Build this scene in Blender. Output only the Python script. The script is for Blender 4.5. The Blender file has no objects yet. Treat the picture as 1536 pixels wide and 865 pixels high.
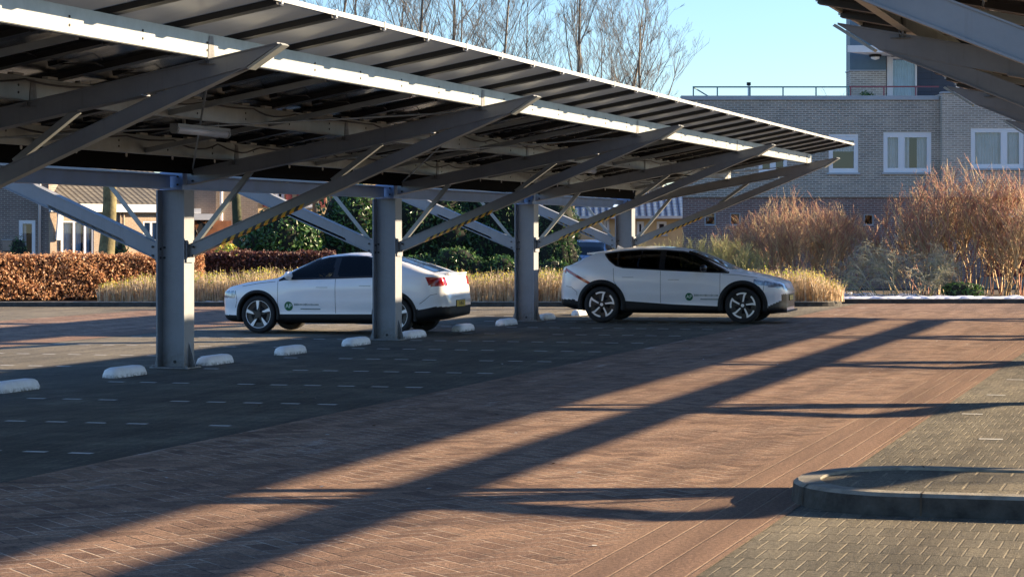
import bpy, bmesh, math, random
import numpy as np
from mathutils import Vector, Matrix, Euler, Quaternion
R = math.radians
rnd = random.Random(7)
sc = bpy.context.scene
COL = sc.collection

# ------------------------------------------------------------------ frame of the car park
AX, AY = -4.58, 32.9                 # foot of the nearest visible column
YAW = -math.atan2(.2735, .9619)      # local x = t (across the bays), local y = s (along the row)
CT, ST = math.cos(YAW), math.sin(YAW)
def W(t, s, z=0.0): return Vector((AX + CT*t - ST*s, AY + ST*t + CT*s, z))
BAY = 2.973

# ------------------------------------------------------------------ materials
def mat_new(name):
    m = bpy.data.materials.new(name); m.use_nodes = True
    nt = m.node_tree
    return m, nt, nt.nodes['Principled BSDF']
def nd(nt, t, **k):
    n = nt.nodes.new(t)
    for a, b in k.items(): setattr(n, a, b)
    return n
def lk(nt, a, b): nt.links.new(a, b)
def mth(nt, op, a, b=None, c=None):
    n = nt.nodes.new('ShaderNodeMath'); n.operation = op
    for i, v in enumerate((a, b, c)):
        if v is None: continue
        if isinstance(v, (int, float)): n.inputs[i].default_value = v
        else: nt.links.new(v, n.inputs[i])
    return n.outputs[0]
def mixc(nt, fac, a, b, mode='MIX'):
    n = nt.nodes.new('ShaderNodeMix'); n.data_type = 'RGBA'; n.blend_type = mode
    for sock, v in ((n.inputs[0], fac), (n.inputs[6], a), (n.inputs[7], b)):
        if isinstance(v, (int, float)): sock.default_value = v
        elif isinstance(v, tuple): sock.default_value = (*v[:3], 1)
        else: nt.links.new(v, sock)
    return n.outputs[2]
def objco(nt):
    return nd(nt, 'ShaderNodeTexCoord').outputs['Object']
def noise(nt, co, scale, detail=4, rough=.55):
    n = nd(nt, 'ShaderNodeTexNoise'); n.inputs['Scale'].default_value = scale
    n.inputs['Detail'].default_value = detail; n.inputs['Roughness'].default_value = rough
    if co is not None: lk(nt, co, n.inputs['Vector'])
    return n.outputs['Fac']
def ramp(nt, f, lo, hi, a=0.0, b=1.0):
    n = nd(nt, 'ShaderNodeMapRange'); lk(nt, f, n.inputs[0])
    for i, v in ((1, lo), (2, hi), (3, a), (4, b)): n.inputs[i].default_value = v
    return n.outputs[0]
def bumpn(nt, h, strength=.3, dist=.02):
    b = nd(nt, 'ShaderNodeBump'); b.inputs['Strength'].default_value = strength
    b.inputs['Distance'].default_value = dist; lk(nt, h, b.inputs['Height'])
    return b.outputs[0]
def pbr(name, col, rough=.6, metal=0., var=0., vs=3., bump=0., bs=40., spec=.5, coat=0., rvar=0.):
    m, nt, p = mat_new(name)
    p.inputs['Base Color'].default_value = (*col, 1)
    p.inputs['Roughness'].default_value = rough; p.inputs['Metallic'].default_value = metal
    p.inputs['Specular IOR Level'].default_value = spec
    p.inputs['Coat Weight'].default_value = coat; p.inputs['Coat Roughness'].default_value = .04
    co = objco(nt)
    if var:
        f = noise(nt, co, vs, 6, .65)
        lo = tuple(c*(1-var) for c in col); hi = tuple(min(1, c*(1+var)) for c in col)
        lk(nt, mixc(nt, ramp(nt, f, .3, .7), lo, hi), p.inputs['Base Color'])
        if rvar: lk(nt, ramp(nt, f, .3, .7, rough-rvar, rough+rvar), p.inputs['Roughness'])
    if bump: lk(nt, bumpn(nt, noise(nt, co, bs, 3), bump, .01), p.inputs['Normal'])
    return m
def leafmat(name, col, trans=.35, rough=.5, var=.35):
    m, nt, p = mat_new(name)
    f = noise(nt, objco(nt), 9, 2)
    c = mixc(nt, ramp(nt, f, .35, .65), tuple(x*(1-var) for x in col), tuple(min(1, x*(1+var)) for x in col))
    lk(nt, c, p.inputs['Base Color']); p.inputs['Roughness'].default_value = rough
    tr = nd(nt, 'ShaderNodeBsdfTranslucent'); lk(nt, c, tr.inputs['Color'])
    mx = nd(nt, 'ShaderNodeMixShader'); mx.inputs[0].default_value = trans
    lk(nt, p.outputs[0], mx.inputs[1]); lk(nt, tr.outputs[0], mx.inputs[2])
    lk(nt, mx.outputs[0], nt.nodes['Material Output'].inputs['Surface'])
    return m
def glassmat(name, tint=(.25, .28, .28), rough=.02, base=.06, ior=1.5):
    m, nt, p = mat_new(name); nt.nodes.remove(p)
    t = nd(nt, 'ShaderNodeBsdfTransparent'); t.inputs[0].default_value = (*tint, 1)
    g = nd(nt, 'ShaderNodeBsdfGlossy'); g.inputs['Roughness'].default_value = rough
    g.inputs[0].default_value = (.95, .97, 1, 1)
    fr = nd(nt, 'ShaderNodeFresnel'); fr.inputs[0].default_value = ior
    f = mth(nt, 'ADD', fr.outputs[0], base)
    mx = nd(nt, 'ShaderNodeMixShader'); lk(nt, f, mx.inputs[0])
    lk(nt, t.outputs[0], mx.inputs[1]); lk(nt, g.outputs[0], mx.inputs[2])
    lk(nt, mx.outputs[0], nt.nodes['Material Output'].inputs['Surface'])
    return m
def brickmat(name, c1, c2, mort, bw=.21, rh=.0625, ms=.010, var=.25, rough=.85, bump=.5):
    m, nt, p = mat_new(name)
    co = objco(nt); sx = nd(nt, 'ShaderNodeSeparateXYZ'); lk(nt, co, sx.inputs[0])
    cv = nd(nt, 'ShaderNodeCombineXYZ')
    lk(nt, mth(nt, 'ADD', sx.outputs[0], sx.outputs[1]), cv.inputs[0]); lk(nt, sx.outputs[2], cv.inputs[1])
    b = nd(nt, 'ShaderNodeTexBrick'); lk(nt, cv.outputs[0], b.inputs['Vector'])
    b.inputs['Scale'].default_value = 1; b.inputs['Brick Width'].default_value = bw
    b.inputs['Row Height'].default_value = rh; b.inputs['Mortar Size'].default_value = ms
    b.inputs['Color1'].default_value = (*c1, 1); b.inputs['Color2'].default_value = (*c2, 1)
    b.inputs['Mortar'].default_value = (*mort, 1); b.inputs['Bias'].default_value = 0
    f = noise(nt, co, .6, 5, .6)
    k = mixc(nt, 1.0, b.outputs[0], mixc(nt, ramp(nt, f, .3, .7), (1-var,)*3, (1.0+var*.4,)*3), 'MULTIPLY')
    lk(nt, k, p.inputs['Base Color']); p.inputs['Roughness'].default_value = rough
    lk(nt, bumpn(nt, mth(nt, 'SUBTRACT', 1.0, b.outputs[1]), bump, .008), p.inputs['Normal'])
    return m
def tilemat(name, c1, c2, bw=.22, rh=.30, rough=.6, axis=1):
    """roof tiles laid in courses, curved across"""
    m, nt, p = mat_new(name)
    co = objco(nt); sx = nd(nt, 'ShaderNodeSeparateXYZ'); lk(nt, co, sx.inputs[0])
    cv = nd(nt, 'ShaderNodeCombineXYZ'); lk(nt, sx.outputs[0], cv.inputs[0])
    lk(nt, mth(nt, 'MULTIPLY', sx.outputs[1], 1.25), cv.inputs[1])
    b = nd(nt, 'ShaderNodeTexBrick'); lk(nt, cv.outputs[0], b.inputs['Vector']); b.offset = 0
    b.inputs['Scale'].default_value = 1; b.inputs['Brick Width'].default_value = bw
    b.inputs['Row Height'].default_value = rh; b.inputs['Mortar Size'].default_value = .015
    b.inputs['Color1'].default_value = (*c1, 1); b.inputs['Color2'].default_value = (*c2, 1)
    b.inputs['Mortar'].default_value = (*(x*.35 for x in c1), 1)
    f = noise(nt, co, 1.2, 5)
    lk(nt, mixc(nt, 1.0, b.outputs[0], mixc(nt, f, (.6, .6, .6), (1.2, 1.2, 1.2)), 'MULTIPLY'), p.inputs['Base Color'])
    p.inputs['Roughness'].default_value = rough
    w = mth(nt, 'SINE', mth(nt, 'MULTIPLY', sx.outputs[0], 2*math.pi/bw))
    lk(nt, bumpn(nt, mth(nt, 'SUBTRACT', mth(nt, 'MULTIPLY', w, .4), b.outputs[1]), .8, .03), p.inputs['Normal'])
    return m

# ------------------------------------------------------------------ mesh building
class MB:
    def __init__(s): s.v = []; s.f = []; s.m = []; s.sm = []
    def add(s, vs, fs, mi=0, smooth=False):
        o = len(s.v); s.v.extend([tuple(x) for x in vs])
        for f in fs: s.f.append(tuple(i+o for i in f)); s.m.append(mi); s.sm.append(smooth)
    def box(s, x0, x1, y0, y1, z0, z1, mi=0):
        v = [(x, y, z) for z in (z0, z1) for y in (y0, y1) for x in (x0, x1)]
        s.add(v, [(0, 2, 3, 1), (4, 5, 7, 6), (0, 1, 5, 4), (2, 6, 7, 3), (0, 4, 6, 2), (1, 3, 7, 5)], mi)
    def bar(s, p0, p1, w, h, up=(0, 0, 1), mi=0):
        p0, p1 = Vector(p0), Vector(p1); d = (p1-p0).normalized()
        a = d.cross(Vector(up)); a = a.normalized() if a.length > 1e-6 else Vector((1, 0, 0))
        b = a.cross(d).normalized()
        v = [p + a*(w/2*i) + b*(h/2*j) for p in (p0, p1) for i, j in ((-1, -1), (1, -1), (1, 1), (-1, 1))]
        s.add(v, [(3, 2, 1, 0), (4, 5, 6, 7), (0, 1, 5, 4), (1, 2, 6, 5), (2, 3, 7, 6), (3, 0, 4, 7)], mi)
    def prism(s, poly, axis, a0, a1, mi=0):
        """poly of 2D points extruded along axis ('x','y','z') from a0 to a1"""
        def P(p, a):
            return {'x': (a, p[0], p[1]), 'y': (p[0], a, p[1]), 'z': (p[0], p[1], a)}[axis]
        n = len(poly)
        v = [P(p, a0) for p in poly] + [P(p, a1) for p in poly]
        f = [tuple(range(n))[::-1], tuple(range(n, 2*n))]
        f += [(i, (i+1) % n, n+(i+1) % n, n+i) for i in range(n)]
        s.add(v, f, mi)
    def tube(s, pts, rad, n=5, mi=0, cap=True, smooth=True):
        pts = [Vector(p) for p in pts]; L = len(pts)
        if not hasattr(rad, '__len__'): rad = [rad]*L
        vs = []; ref = Vector((.31, .17, .93))
        for i, p in enumerate(pts):
            d = (pts[min(i+1, L-1)]-pts[max(i-1, 0)])
            if d.length < 1e-9: d = Vector((0, 0, 1))
            d.normalize()
            a = d.cross(ref)
            if a.length < 1e-3: a = d.cross(Vector((1, 0, 0)))
            a.normalize(); b = d.cross(a)
            for k in range(n):
                th = 2*math.pi*k/n
                vs.append(p + (a*math.cos(th)+b*math.sin(th))*rad[i])
        fs = [(i*n+k, i*n+(k+1) % n, (i+1)*n+(k+1) % n, (i+1)*n+k) for i in range(L-1) for k in range(n)]
        if cap: fs += [tuple(range(n))[::-1], tuple(range((L-1)*n, L*n))]
        s.add(vs, fs, mi, smooth)
    def cyl(s, c, axis, r, h, n=16, mi=0):
        c = Vector(c); d = Vector(axis).normalized()
        s.tube([c-d*h/2, c+d*h/2], r, n, mi, True, False)
    def lathe(s, prof, n=32, mi=0, axis='y', smooth=True, closed=False):
        """prof: list of (radius, axial)"""
        vs = []
        for r, a in prof:
            for k in range(n):
                th = 2*math.pi*k/n; c, q = r*math.cos(th), r*math.sin(th)
                vs.append((c, a, q) if axis == 'y' else (c, q, a))
        L = len(prof)
        fs = [(i*n+k, i*n+(k+1) % n, (i+1)*n+(k+1) % n, (i+1)*n+k) for i in range(L-1) for k in range(n)]
        s.add(vs, fs, mi, smooth)
    def ell(s, c, rx, ry, rz, nu=14, nv=10, mi=0):
        vs = []; c = Vector(c)
        for i in range(nv+1):
            ph = math.pi*i/nv
            for k in range(nu):
                th = 2*math.pi*k/nu
                vs.append(c+Vector((rx*math.sin(ph)*math.cos(th), ry*math.sin(ph)*math.sin(th), rz*math.cos(ph))))
        fs = [(i*nu+k, (i+1)*nu+k, (i+1)*nu+(k+1) % nu, i*nu+(k+1) % nu) for i in range(nv) for k in range(nu)]
        s.add(vs, fs, mi, True)
    def build(s, name, mats, parent=None, loc=(0, 0, 0), rz=0., fixn=False):
        me = bpy.data.meshes.new(name); me.from_pydata(s.v, [], s.f)
        for m in (mats if isinstance(mats, (list, tuple)) else [mats]): me.materials.append(m)
        me.polygons.foreach_set('material_index', s.m)
        me.polygons.foreach_set('use_smooth', s.sm)
        if fixn:
            bm = bmesh.new(); bm.from_mesh(me); bmesh.ops.recalc_face_normals(bm, faces=bm.faces); bm.to_mesh(me); bm.free()
        me.update()
        o = bpy.data.objects.new(name, me); COL.objects.link(o)
        o.location = loc; o.rotation_euler = (0, 0, rz)
        if parent is not None: o.parent = parent
        return o
def link(name, me, parent=None, loc=(0, 0, 0), rot=(0, 0, 0)):
    o = bpy.data.objects.new(name, me); COL.objects.link(o)
    o.location = loc; o.rotation_euler = rot
    if parent is not None: o.parent = parent
    return o
def tag(o, label=None, cat=None, group=None, kind=None):
    for k, v in (('label', label), ('category', cat), ('group', group), ('kind', kind)):
        if v: o[k] = v
    return o
def empty(name, loc=(0, 0, 0), rz=0., label=None, cat=None, group=None):
    o = bpy.data.objects.new(name, None); COL.objects.link(o)
    o.location = loc; o.rotation_euler = (0, 0, rz); o.empty_display_size = .3
    return tag(o, label, cat, group)
def bevel(o, w=.004, seg=1):
    md = o.modifiers.new('bevel', 'BEVEL'); md.width = w; md.segments = seg; md.limit_method = 'ANGLE'
    return o
def inpoly(x, y, P):
    c = False; j = len(P)-1
    for i in range(len(P)):
        xi, yi = P[i]; xj, yj = P[j]
        if (yi > y) != (yj > y) and x < (xj-xi)*(y-yi)/(yj-yi)+xi: c = not c
        j = i
    return c
def text_mesh(body, size, mat, name, parent, M, spacing=1.0):
    cu = bpy.data.curves.new(name, 'FONT'); cu.body = body; cu.size = size; cu.extrude = .001
    cu.align_x = 'CENTER'; cu.align_y = 'CENTER'; cu.space_character = spacing; cu.offset = size*.012
    o = bpy.data.objects.new('tmp', cu); COL.objects.link(o)
    bpy.context.view_layer.update()
    me = bpy.data.meshes.new_from_object(o.evaluated_get(bpy.context.evaluated_depsgraph_get()))
    bpy.data.objects.remove(o); bpy.data.curves.remove(cu)
    me.materials.clear(); me.materials.append(mat); me.name = name
    t = bpy.data.objects.new(name, me); COL.objects.link(t)
    if parent is not None: t.parent = parent
    t.matrix_local = M
    return t

M = {}
def steelmat():
    m, nt, p = mat_new('painted_steel'); co = objco(nt); sx = nd(nt, 'ShaderNodeSeparateXYZ'); lk(nt, co, sx.inputs[0])
    f = noise(nt, co, 2.2, 6, .65); c = mixc(nt, ramp(nt, f, .3, .7), (.205, .222, .25), (.275, .295, .325))
    mp = nd(nt, 'ShaderNodeMapping'); mp.inputs['Scale'].default_value = (9, 9, .7); lk(nt, co, mp.inputs['Vector'])
    run = noise(nt, mp.outputs[0], 1.5, 5, .7); c = mixc(nt, ramp(nt, run, .56, .74, 0, .35), c, (.13, .125, .115))
    low = mth(nt, 'MULTIPLY', ramp(nt, sx.outputs[2], .02, .38, 1, 0), ramp(nt, noise(nt, co, 14, 5, .7), .35, .6, .25, 1))
    c = mixc(nt, mth(nt, 'MULTIPLY', low, .7), c, (.085, .072, .055))            # splash dirt round the foot
    lk(nt, c, p.inputs['Base Color']); lk(nt, ramp(nt, f, .3, .7, .36, .55), p.inputs['Roughness'])
    lk(nt, bumpn(nt, noise(nt, co, 60, 3), .06, .01), p.inputs['Normal']); return m
M['steel'] = steelmat()
M['steel_blue'] = pbr('sky_blue_steel', (.21, .34, .60), .45, 0, .12, 1.5)  # blue of the reflected sky put into the beam colour
M['galv'] = pbr('galvanised_steel', (.37, .40, .40), .42, .35, .14, 4, .03, 30)
M['galv_dull'] = pbr('galvanised_dull', (.27, .29, .295), .5, .4, .18, 3)
M['dark_plate'] = pbr('dark_gutter', (.012, .013, .015), .9, 0, 0, 3, 0, 40, .08)
M['bolt_dark'] = pbr('bolt_hole', (.02, .02, .022), .6)
M['bolt_bright'] = pbr('bolt_bright', (.85, .85, .82), .35, .3)
M['rail'] = pbr('panel_rail', (.018, .018, .02), .4)
M['alu'] = pbr('aluminium_trim', (.52, .51, .48), .35, .3)
M['hazard_y'] = pbr('tape_yellow', (.62, .36, .02), .5)
M['hazard_k'] = pbr('tape_black', (.015, .015, .015), .5)
def stopmat():
    m, nt, p = mat_new('white_concrete'); co = objco(nt); sx = nd(nt, 'ShaderNodeSeparateXYZ'); lk(nt, co, sx.inputs[0])
    oi = nd(nt, 'ShaderNodeObjectInfo'); va = nd(nt, 'ShaderNodeVectorMath'); va.operation = 'ADD'; lk(nt, co, va.inputs[0])
    cv = nd(nt, 'ShaderNodeCombineXYZ'); lk(nt, mth(nt, 'MULTIPLY', oi.outputs['Random'], 40.), cv.inputs[0]); lk(nt, cv.outputs[0], va.inputs[1])
    n1 = noise(nt, va.outputs[0], 7, 6, .7); c = mixc(nt, ramp(nt, n1, .35, .7), (.92, .93, .94), (.78, .78, .77))
    low = mth(nt, 'MULTIPLY', ramp(nt, sx.outputs[2], .0, .055, 1, 0), ramp(nt, noise(nt, va.outputs[0], 16, 5, .7), .38, .58))
    c = mixc(nt, low, c, (.06, .055, .04))
    sc_ = noise(nt, va.outputs[0], 4, 4, .75); c = mixc(nt, ramp(nt, sc_, .66, .76, 0, .4), c, (.30, .29, .28))
    lk(nt, c, p.inputs['Base Color']); p.inputs['Roughness'].default_value = .85
    lk(nt, bumpn(nt, noise(nt, va.outputs[0], 40, 4), .06, .01), p.inputs['Normal']); return m
M['white_conc'] = stopmat()
M['white_paint'] = pbr('white_paint', (.75, .75, .74), .5, 0, .05, 4)
M['lamp_white'] = pbr('lamp_diffuser', (.75, .77, .78), .25)
def panelmat():
    m, nt, p = mat_new('solar_glass')
    co = objco(nt)
    f = noise(nt, co, 1.3, 3)
    lk(nt, mixc(nt, ramp(nt, f, .35, .65), (.012, .014, .018), (.036, .038, .040)), p.inputs['Base Color'])
    lk(nt, ramp(nt, f, .3, .7, .08, .22), p.inputs['Roughness'])
    p.inputs['Specular IOR Level'].default_value = .5
    lk(nt, bumpn(nt, noise(nt, co, 1.6, 2), .22, .03), p.inputs['Normal'])
    return m
M['panel'] = panelmat()
def palemat():
    m, nt, p = mat_new('pale_panel'); co = objco(nt)
    f = ramp(nt, noise(nt, co, 1.2, 3), .3, .7)
    c = mixc(nt, f, (.16, .165, .155), (.38, .38, .355)); lk(nt, c, p.inputs['Base Color']); p.inputs['Roughness'].default_value = .22
    tr = nd(nt, 'ShaderNodeBsdfTranslucent'); tr.inputs[0].default_value = (.9, .88, .80, 1)
    mx = nd(nt, 'ShaderNodeMixShader'); mx.inputs[0].default_value = .34; lk(nt, p.outputs[0], mx.inputs[1]); lk(nt, tr.outputs[0], mx.inputs[2])
    lk(nt, mx.outputs[0], nt.nodes['Material Output'].inputs['Surface']); return m
M['panel_pale'] = palemat()  # paler, partly translucent version of the panel for the outer row
# ------------------------------------------------------------------ ground materials
def herringbone(nt, x, y, j=.06):
    """x,y in brick widths; returns joint distance and brick id vector"""
    i = mth(nt, 'FLOOR', x); k = mth(nt, 'FLOOR', y)
    fx = mth(nt, 'FRACT', x); fy = mth(nt, 'FRACT', y)
    m = mth(nt, 'FLOORED_MODULO', mth(nt, 'SUBTRACT', i, k), 4.0)
    def eq(v): return mth(nt, 'COMPARE', m, v, .1)
    e0, e1, e2, e3 = eq(0.), eq(1.), eq(2.), eq(3.)
    dl = mth(nt, 'ADD', fx, e1); dr = mth(nt, 'ADD', mth(nt, 'SUBTRACT', 1., fx), e0)
    db = mth(nt, 'ADD', fy, e2); dt = mth(nt, 'ADD', mth(nt, 'SUBTRACT', 1., fy), e3)
    d = mth(nt, 'MINIMUM', mth(nt, 'MINIMUM', dl, dr), mth(nt, 'MINIMUM', db, dt))
    cv = nd(nt, 'ShaderNodeCombineXYZ')
    lk(nt, mth(nt, 'SUBTRACT', i, e1), cv.inputs[0]); lk(nt, mth(nt, 'SUBTRACT', k, e2), cv.inputs[1])
    return d, cv.outputs[0]
def paving_mat(name, kind, gain=1.0):
    m, nt, p = mat_new(name)
    co = objco(nt); sx = nd(nt, 'ShaderNodeSeparateXYZ'); lk(nt, co, sx.inputs[0])
    t, s = sx.outputs[0], sx.outputs[1]
    wn = nd(nt, 'ShaderNodeTexWhiteNoise')
    big = noise(nt, co, .22, 5, .6); med = noise(nt, co, 1.7, 5, .65); fine = noise(nt, co, 120, 3, .7)
    def bond(lw, lr, jp, jd):
        """blocks in staggered rows: pale sanded head joints, dark bed joints, random block tone"""
        row = mth(nt, 'FLOOR', mth(nt, 'DIVIDE', s, lr)); fy = mth(nt, 'FRACT', mth(nt, 'DIVIDE', s, lr))
        x = mth(nt, 'ADD', mth(nt, 'DIVIDE', t, lw), mth(nt, 'MULTIPLY', mth(nt, 'FLOORED_MODULO', row, 2.), .5))
        fx = mth(nt, 'FRACT', x); cv = nd(nt, 'ShaderNodeCombineXYZ'); lk(nt, mth(nt, 'FLOOR', x), cv.inputs[0]); lk(nt, row, cv.inputs[1])
        w = nd(nt, 'ShaderNodeTexWhiteNoise'); lk(nt, cv.outputs[0], w.inputs['Vector'])
        dx = mth(nt, 'MULTIPLY', mth(nt, 'MINIMUM', fx, mth(nt, 'SUBTRACT', 1., fx)), lw); dy = mth(nt, 'MULTIPLY', mth(nt, 'MINIMUM', fy, mth(nt, 'SUBTRACT', 1., fy)), lr)
        return w.outputs['Value'], ramp(nt, dx, jp*.5, jp, 1, 0), ramp(nt, dy, jd*.5, jd, 1, 0)
    if kind in ('grey', 'slab'):
        wv, jp, jd = bond(.118, .40, .0075, .010) if kind == 'grey' else bond(.25, .48, .012, .010)
        c = mixc(nt, wv, (.125, .118, .099), (.190, .175, .142))
        hgt = mth(nt, 'SUBTRACT', 1., mth(nt, 'MAXIMUM', jp, jd))
        c = mixc(nt, ramp(nt, med, .42, .68, 0, .65), c, (.235, .210, .163))
        c = mixc(nt, ramp(nt, big, .45, .62, 0, .55), c, (.085, .082, .07))
        c = mixc(nt, mth(nt, 'MULTIPLY', jd, .7), c, (.03, .03, .028))
        c = mixc(nt, mth(nt, 'MULTIPLY', jp, ramp(nt, noise(nt, co, 2.6, 4), .38, .62, .10, .70)), c, (.38, .34, .26))
    else:
        r2 = math.sqrt(.5)/.150
        u = mth(nt, 'MULTIPLY', mth(nt, 'ADD', t, s), r2); v = mth(nt, 'MULTIPLY', mth(nt, 'SUBTRACT', s, t), r2)
        d, idv = herringbone(nt, u, v); lk(nt, idv, wn.inputs['Vector'])
        joint = ramp(nt, d, .03, .07, 1, 0)
        c1 = mixc(nt, wn.outputs['Value'], (.135, .080, .060), (.315, .207, .148))
        c1 = mixc(nt, ramp(nt, med, .5, .75, 0, .35), c1, (.30, .205, .145))
        c1 = mixc(nt, mth(nt, 'MULTIPLY', joint, .9), c1, (.045, .034, .030))
        jt = ramp(nt, noise(nt, co, .9, 3), .38, .54)
        c1 = mixc(nt, mth(nt, 'MULTIPLY', joint, mth(nt, 'MULTIPLY', jt, .85)), c1, (.52, .44, .37))
        h1 = mth(nt, 'SUBTRACT', 1., joint)
        wv, jp, jd = bond(.20, 50., .0085, .008)
        c2 = mixc(nt, wv, (.185, .115, .086), (.255, .170, .124))
        c2 = mixc(nt, mth(nt, 'MULTIPLY', jd, .5), c2, (.06, .045, .04))
        c2 = mixc(nt, mth(nt, 'MULTIPLY', jp, ramp(nt, noise(nt, co, 1.3, 4), .3, .6, .25, .75)), c2, (.40, .32, .24))
        edge = mth(nt, 'GREATER_THAN', t, 2.22)      # sheet centre is the middle of the road
        c = mixc(nt, edge, c1, c2)
        hgt = nd(nt, 'ShaderNodeMix'); lk(nt, edge, hgt.inputs[0]); lk(nt, h1, hgt.inputs[2])
        lk(nt, mth(nt, 'SUBTRACT', 1., mth(nt, 'MAXIMUM', jp, jd)), hgt.inputs[3]); hgt = hgt.outputs[0]
        c = mixc(nt, ramp(nt, big, .35, .7, .0, .5), c, (.185, .118, .090))
        # pale salt scuffs stretched along the kerbline
        mp = nd(nt, 'ShaderNodeMapping'); mp.inputs['Scale'].default_value = (2.6, .55, 1); lk(nt, co, mp.inputs['Vector'])
        sn = noise(nt, mp.outputs[0], 1.1, 7, .72)
        near = ramp(nt, t, -2.9, -.6, 1, .0)
        c = mixc(nt, mth(nt, 'MULTIPLY', ramp(nt, sn, .57, .72, 0, .8), near), c, (.55, .55, .55))
    mp2 = nd(nt, 'ShaderNodeMapping'); mp2.inputs['Scale'].default_value = (2.4, .14, 1); lk(nt, co, mp2.inputs['Vector'])
    wear = noise(nt, mp2.outputs[0], .8, 6, .7); c = mixc(nt, 1., c, mixc(nt, ramp(nt, wear, .36, .60), (.68, .67, .68), (1.08, 1.08, 1.07)), 'MULTIPLY')
    spot = noise(nt, co, 2.3, 2, .5); c = mixc(nt, ramp(nt, spot, .70, .76, 0, .55), c, (.03, .028, .026))
    if gain < 1:                                   # roof shade put into the block colour, mottled by dampness
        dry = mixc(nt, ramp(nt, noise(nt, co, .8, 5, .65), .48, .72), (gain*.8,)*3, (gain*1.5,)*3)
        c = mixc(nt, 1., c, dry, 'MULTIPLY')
    grit = noise(nt, co, 34, 4, .7); c = mixc(nt, 1., c, mixc(nt, ramp(nt, grit, .34, .66), (.60, .60, .62), (1.42, 1.40, 1.36)), 'MULTIPLY')
    c = mixc(nt, 1., c, mixc(nt, ramp(nt, fine, .25, .75), (.36, .36, .36), (1.72, 1.69, 1.62)), 'MULTIPLY')
    lk(nt, c, p.inputs['Base Color']); p.inputs['Roughness'].default_value = .88
    p.inputs['Specular IOR Level'].default_value = .3
    h = mth(nt, 'ADD', mth(nt, 'MULTIPLY', hgt, .6), mth(nt, 'ADD', mth(nt, 'MULTIPLY', fine, .6), mth(nt, 'MULTIPLY', grit, .9)))
    lk(nt, bumpn(nt, h, .9, .012), p.inputs['Normal'])
    return m
M['pave'] = paving_mat('grey_block_paving', 'grey')
M['road'] = paving_mat('red_brick_paving', 'red'); M['damp_shade'] = paving_mat('damp_shade_paving', 'grey', .60)
M['soil'] = pbr('soil', (.070, .052, .036), .95, 0, .45, 4, .6, 25)
M['ground'] = pbr('ground', (.085, .085, .05), .95, 0, .35, .15)
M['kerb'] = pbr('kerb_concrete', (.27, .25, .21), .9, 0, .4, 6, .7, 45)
M['slab'] = paving_mat('slab_paving', 'slab'); M['kerb_face'] = pbr('kerb_face_dark', (.056, .053, .047), .9, 0, .55, 7, .7, 45)  # outer kerb faces get a darker, mottled concrete
M['marking'] = pbr('marking_brick', (.55, .55, .53), .8, 0, .3, 12, .3, 60)
M['snow'] = pbr('snow', (.80, .83, .90), .6, 0, .06, 8, .5, 20)

def sheet(name, pts, z, m, frame=True, label=None, ctr=(0, 0)):
    b = MB()
    b.add([(p[0]-ctr[0], p[1]-ctr[1], 0) for p in pts], [tuple(range(len(pts)))])
    w = W(ctr[0], ctr[1], z) if frame else Vector((0, 0, z))
    o = b.build(name, m, None, w, YAW if frame else 0)
    return tag(o, label, kind='structure')
sheet('ground', [(-3000, -3000), (3000, -3000), (3000, 3000), (-3000, 3000)], -.03, M['ground'], False)
sheet('parking_paving', [(-40, -60), (60, -60), (60, 60), (-40, 60)], 0, M['pave'])
sheet('road', [(4.9, -60), (10.8, -60), (10.8, 60), (4.9, 60)], .004, M['road'], True, None, (7.85, 0))
sheet('road', [(-10.6, -60), (-5.1, -60), (-5.1, 60), (-10.6, 60)], .004, M['road'], True, None, (-7.85, 0))
sheet('bay_shade', [(-1.85, -60), (4.9, -60), (4.9, 22.5), (-1.85, 22.5)], .002, M['damp_shade'])  # extra sheet reaching to the shadow edge, its shade put into the colour
# white bricks set in rows between the bays
def dashes(s, t0, t1, name='parking_marking'):
    b = MB(); t = t0+.12; r = random.Random(int(s*100+t0*7))
    while t < t1-.25:
        if r.random() > .1:
            j = r.uniform(-.01, .01)
            b.add([(t, -.05+j, 0), (t+.21, -.05+j, 0), (t+.21, .05+j, 0), (t, .05+j, 0)], [(0, 1, 2, 3)])
        t += .43
    tag(b.build(name, M['marking'], None, W(0, s, .004), YAW), kind='structure')
for n in range(-8, 10):
    dashes(n*BAY, .3, 4.9)
    if n > -4: dashes(n*BAY, -4.9, -.3)
for n in range(-3, 7): dashes(n*BAY+.5, 10.95, 15.4)
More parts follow.
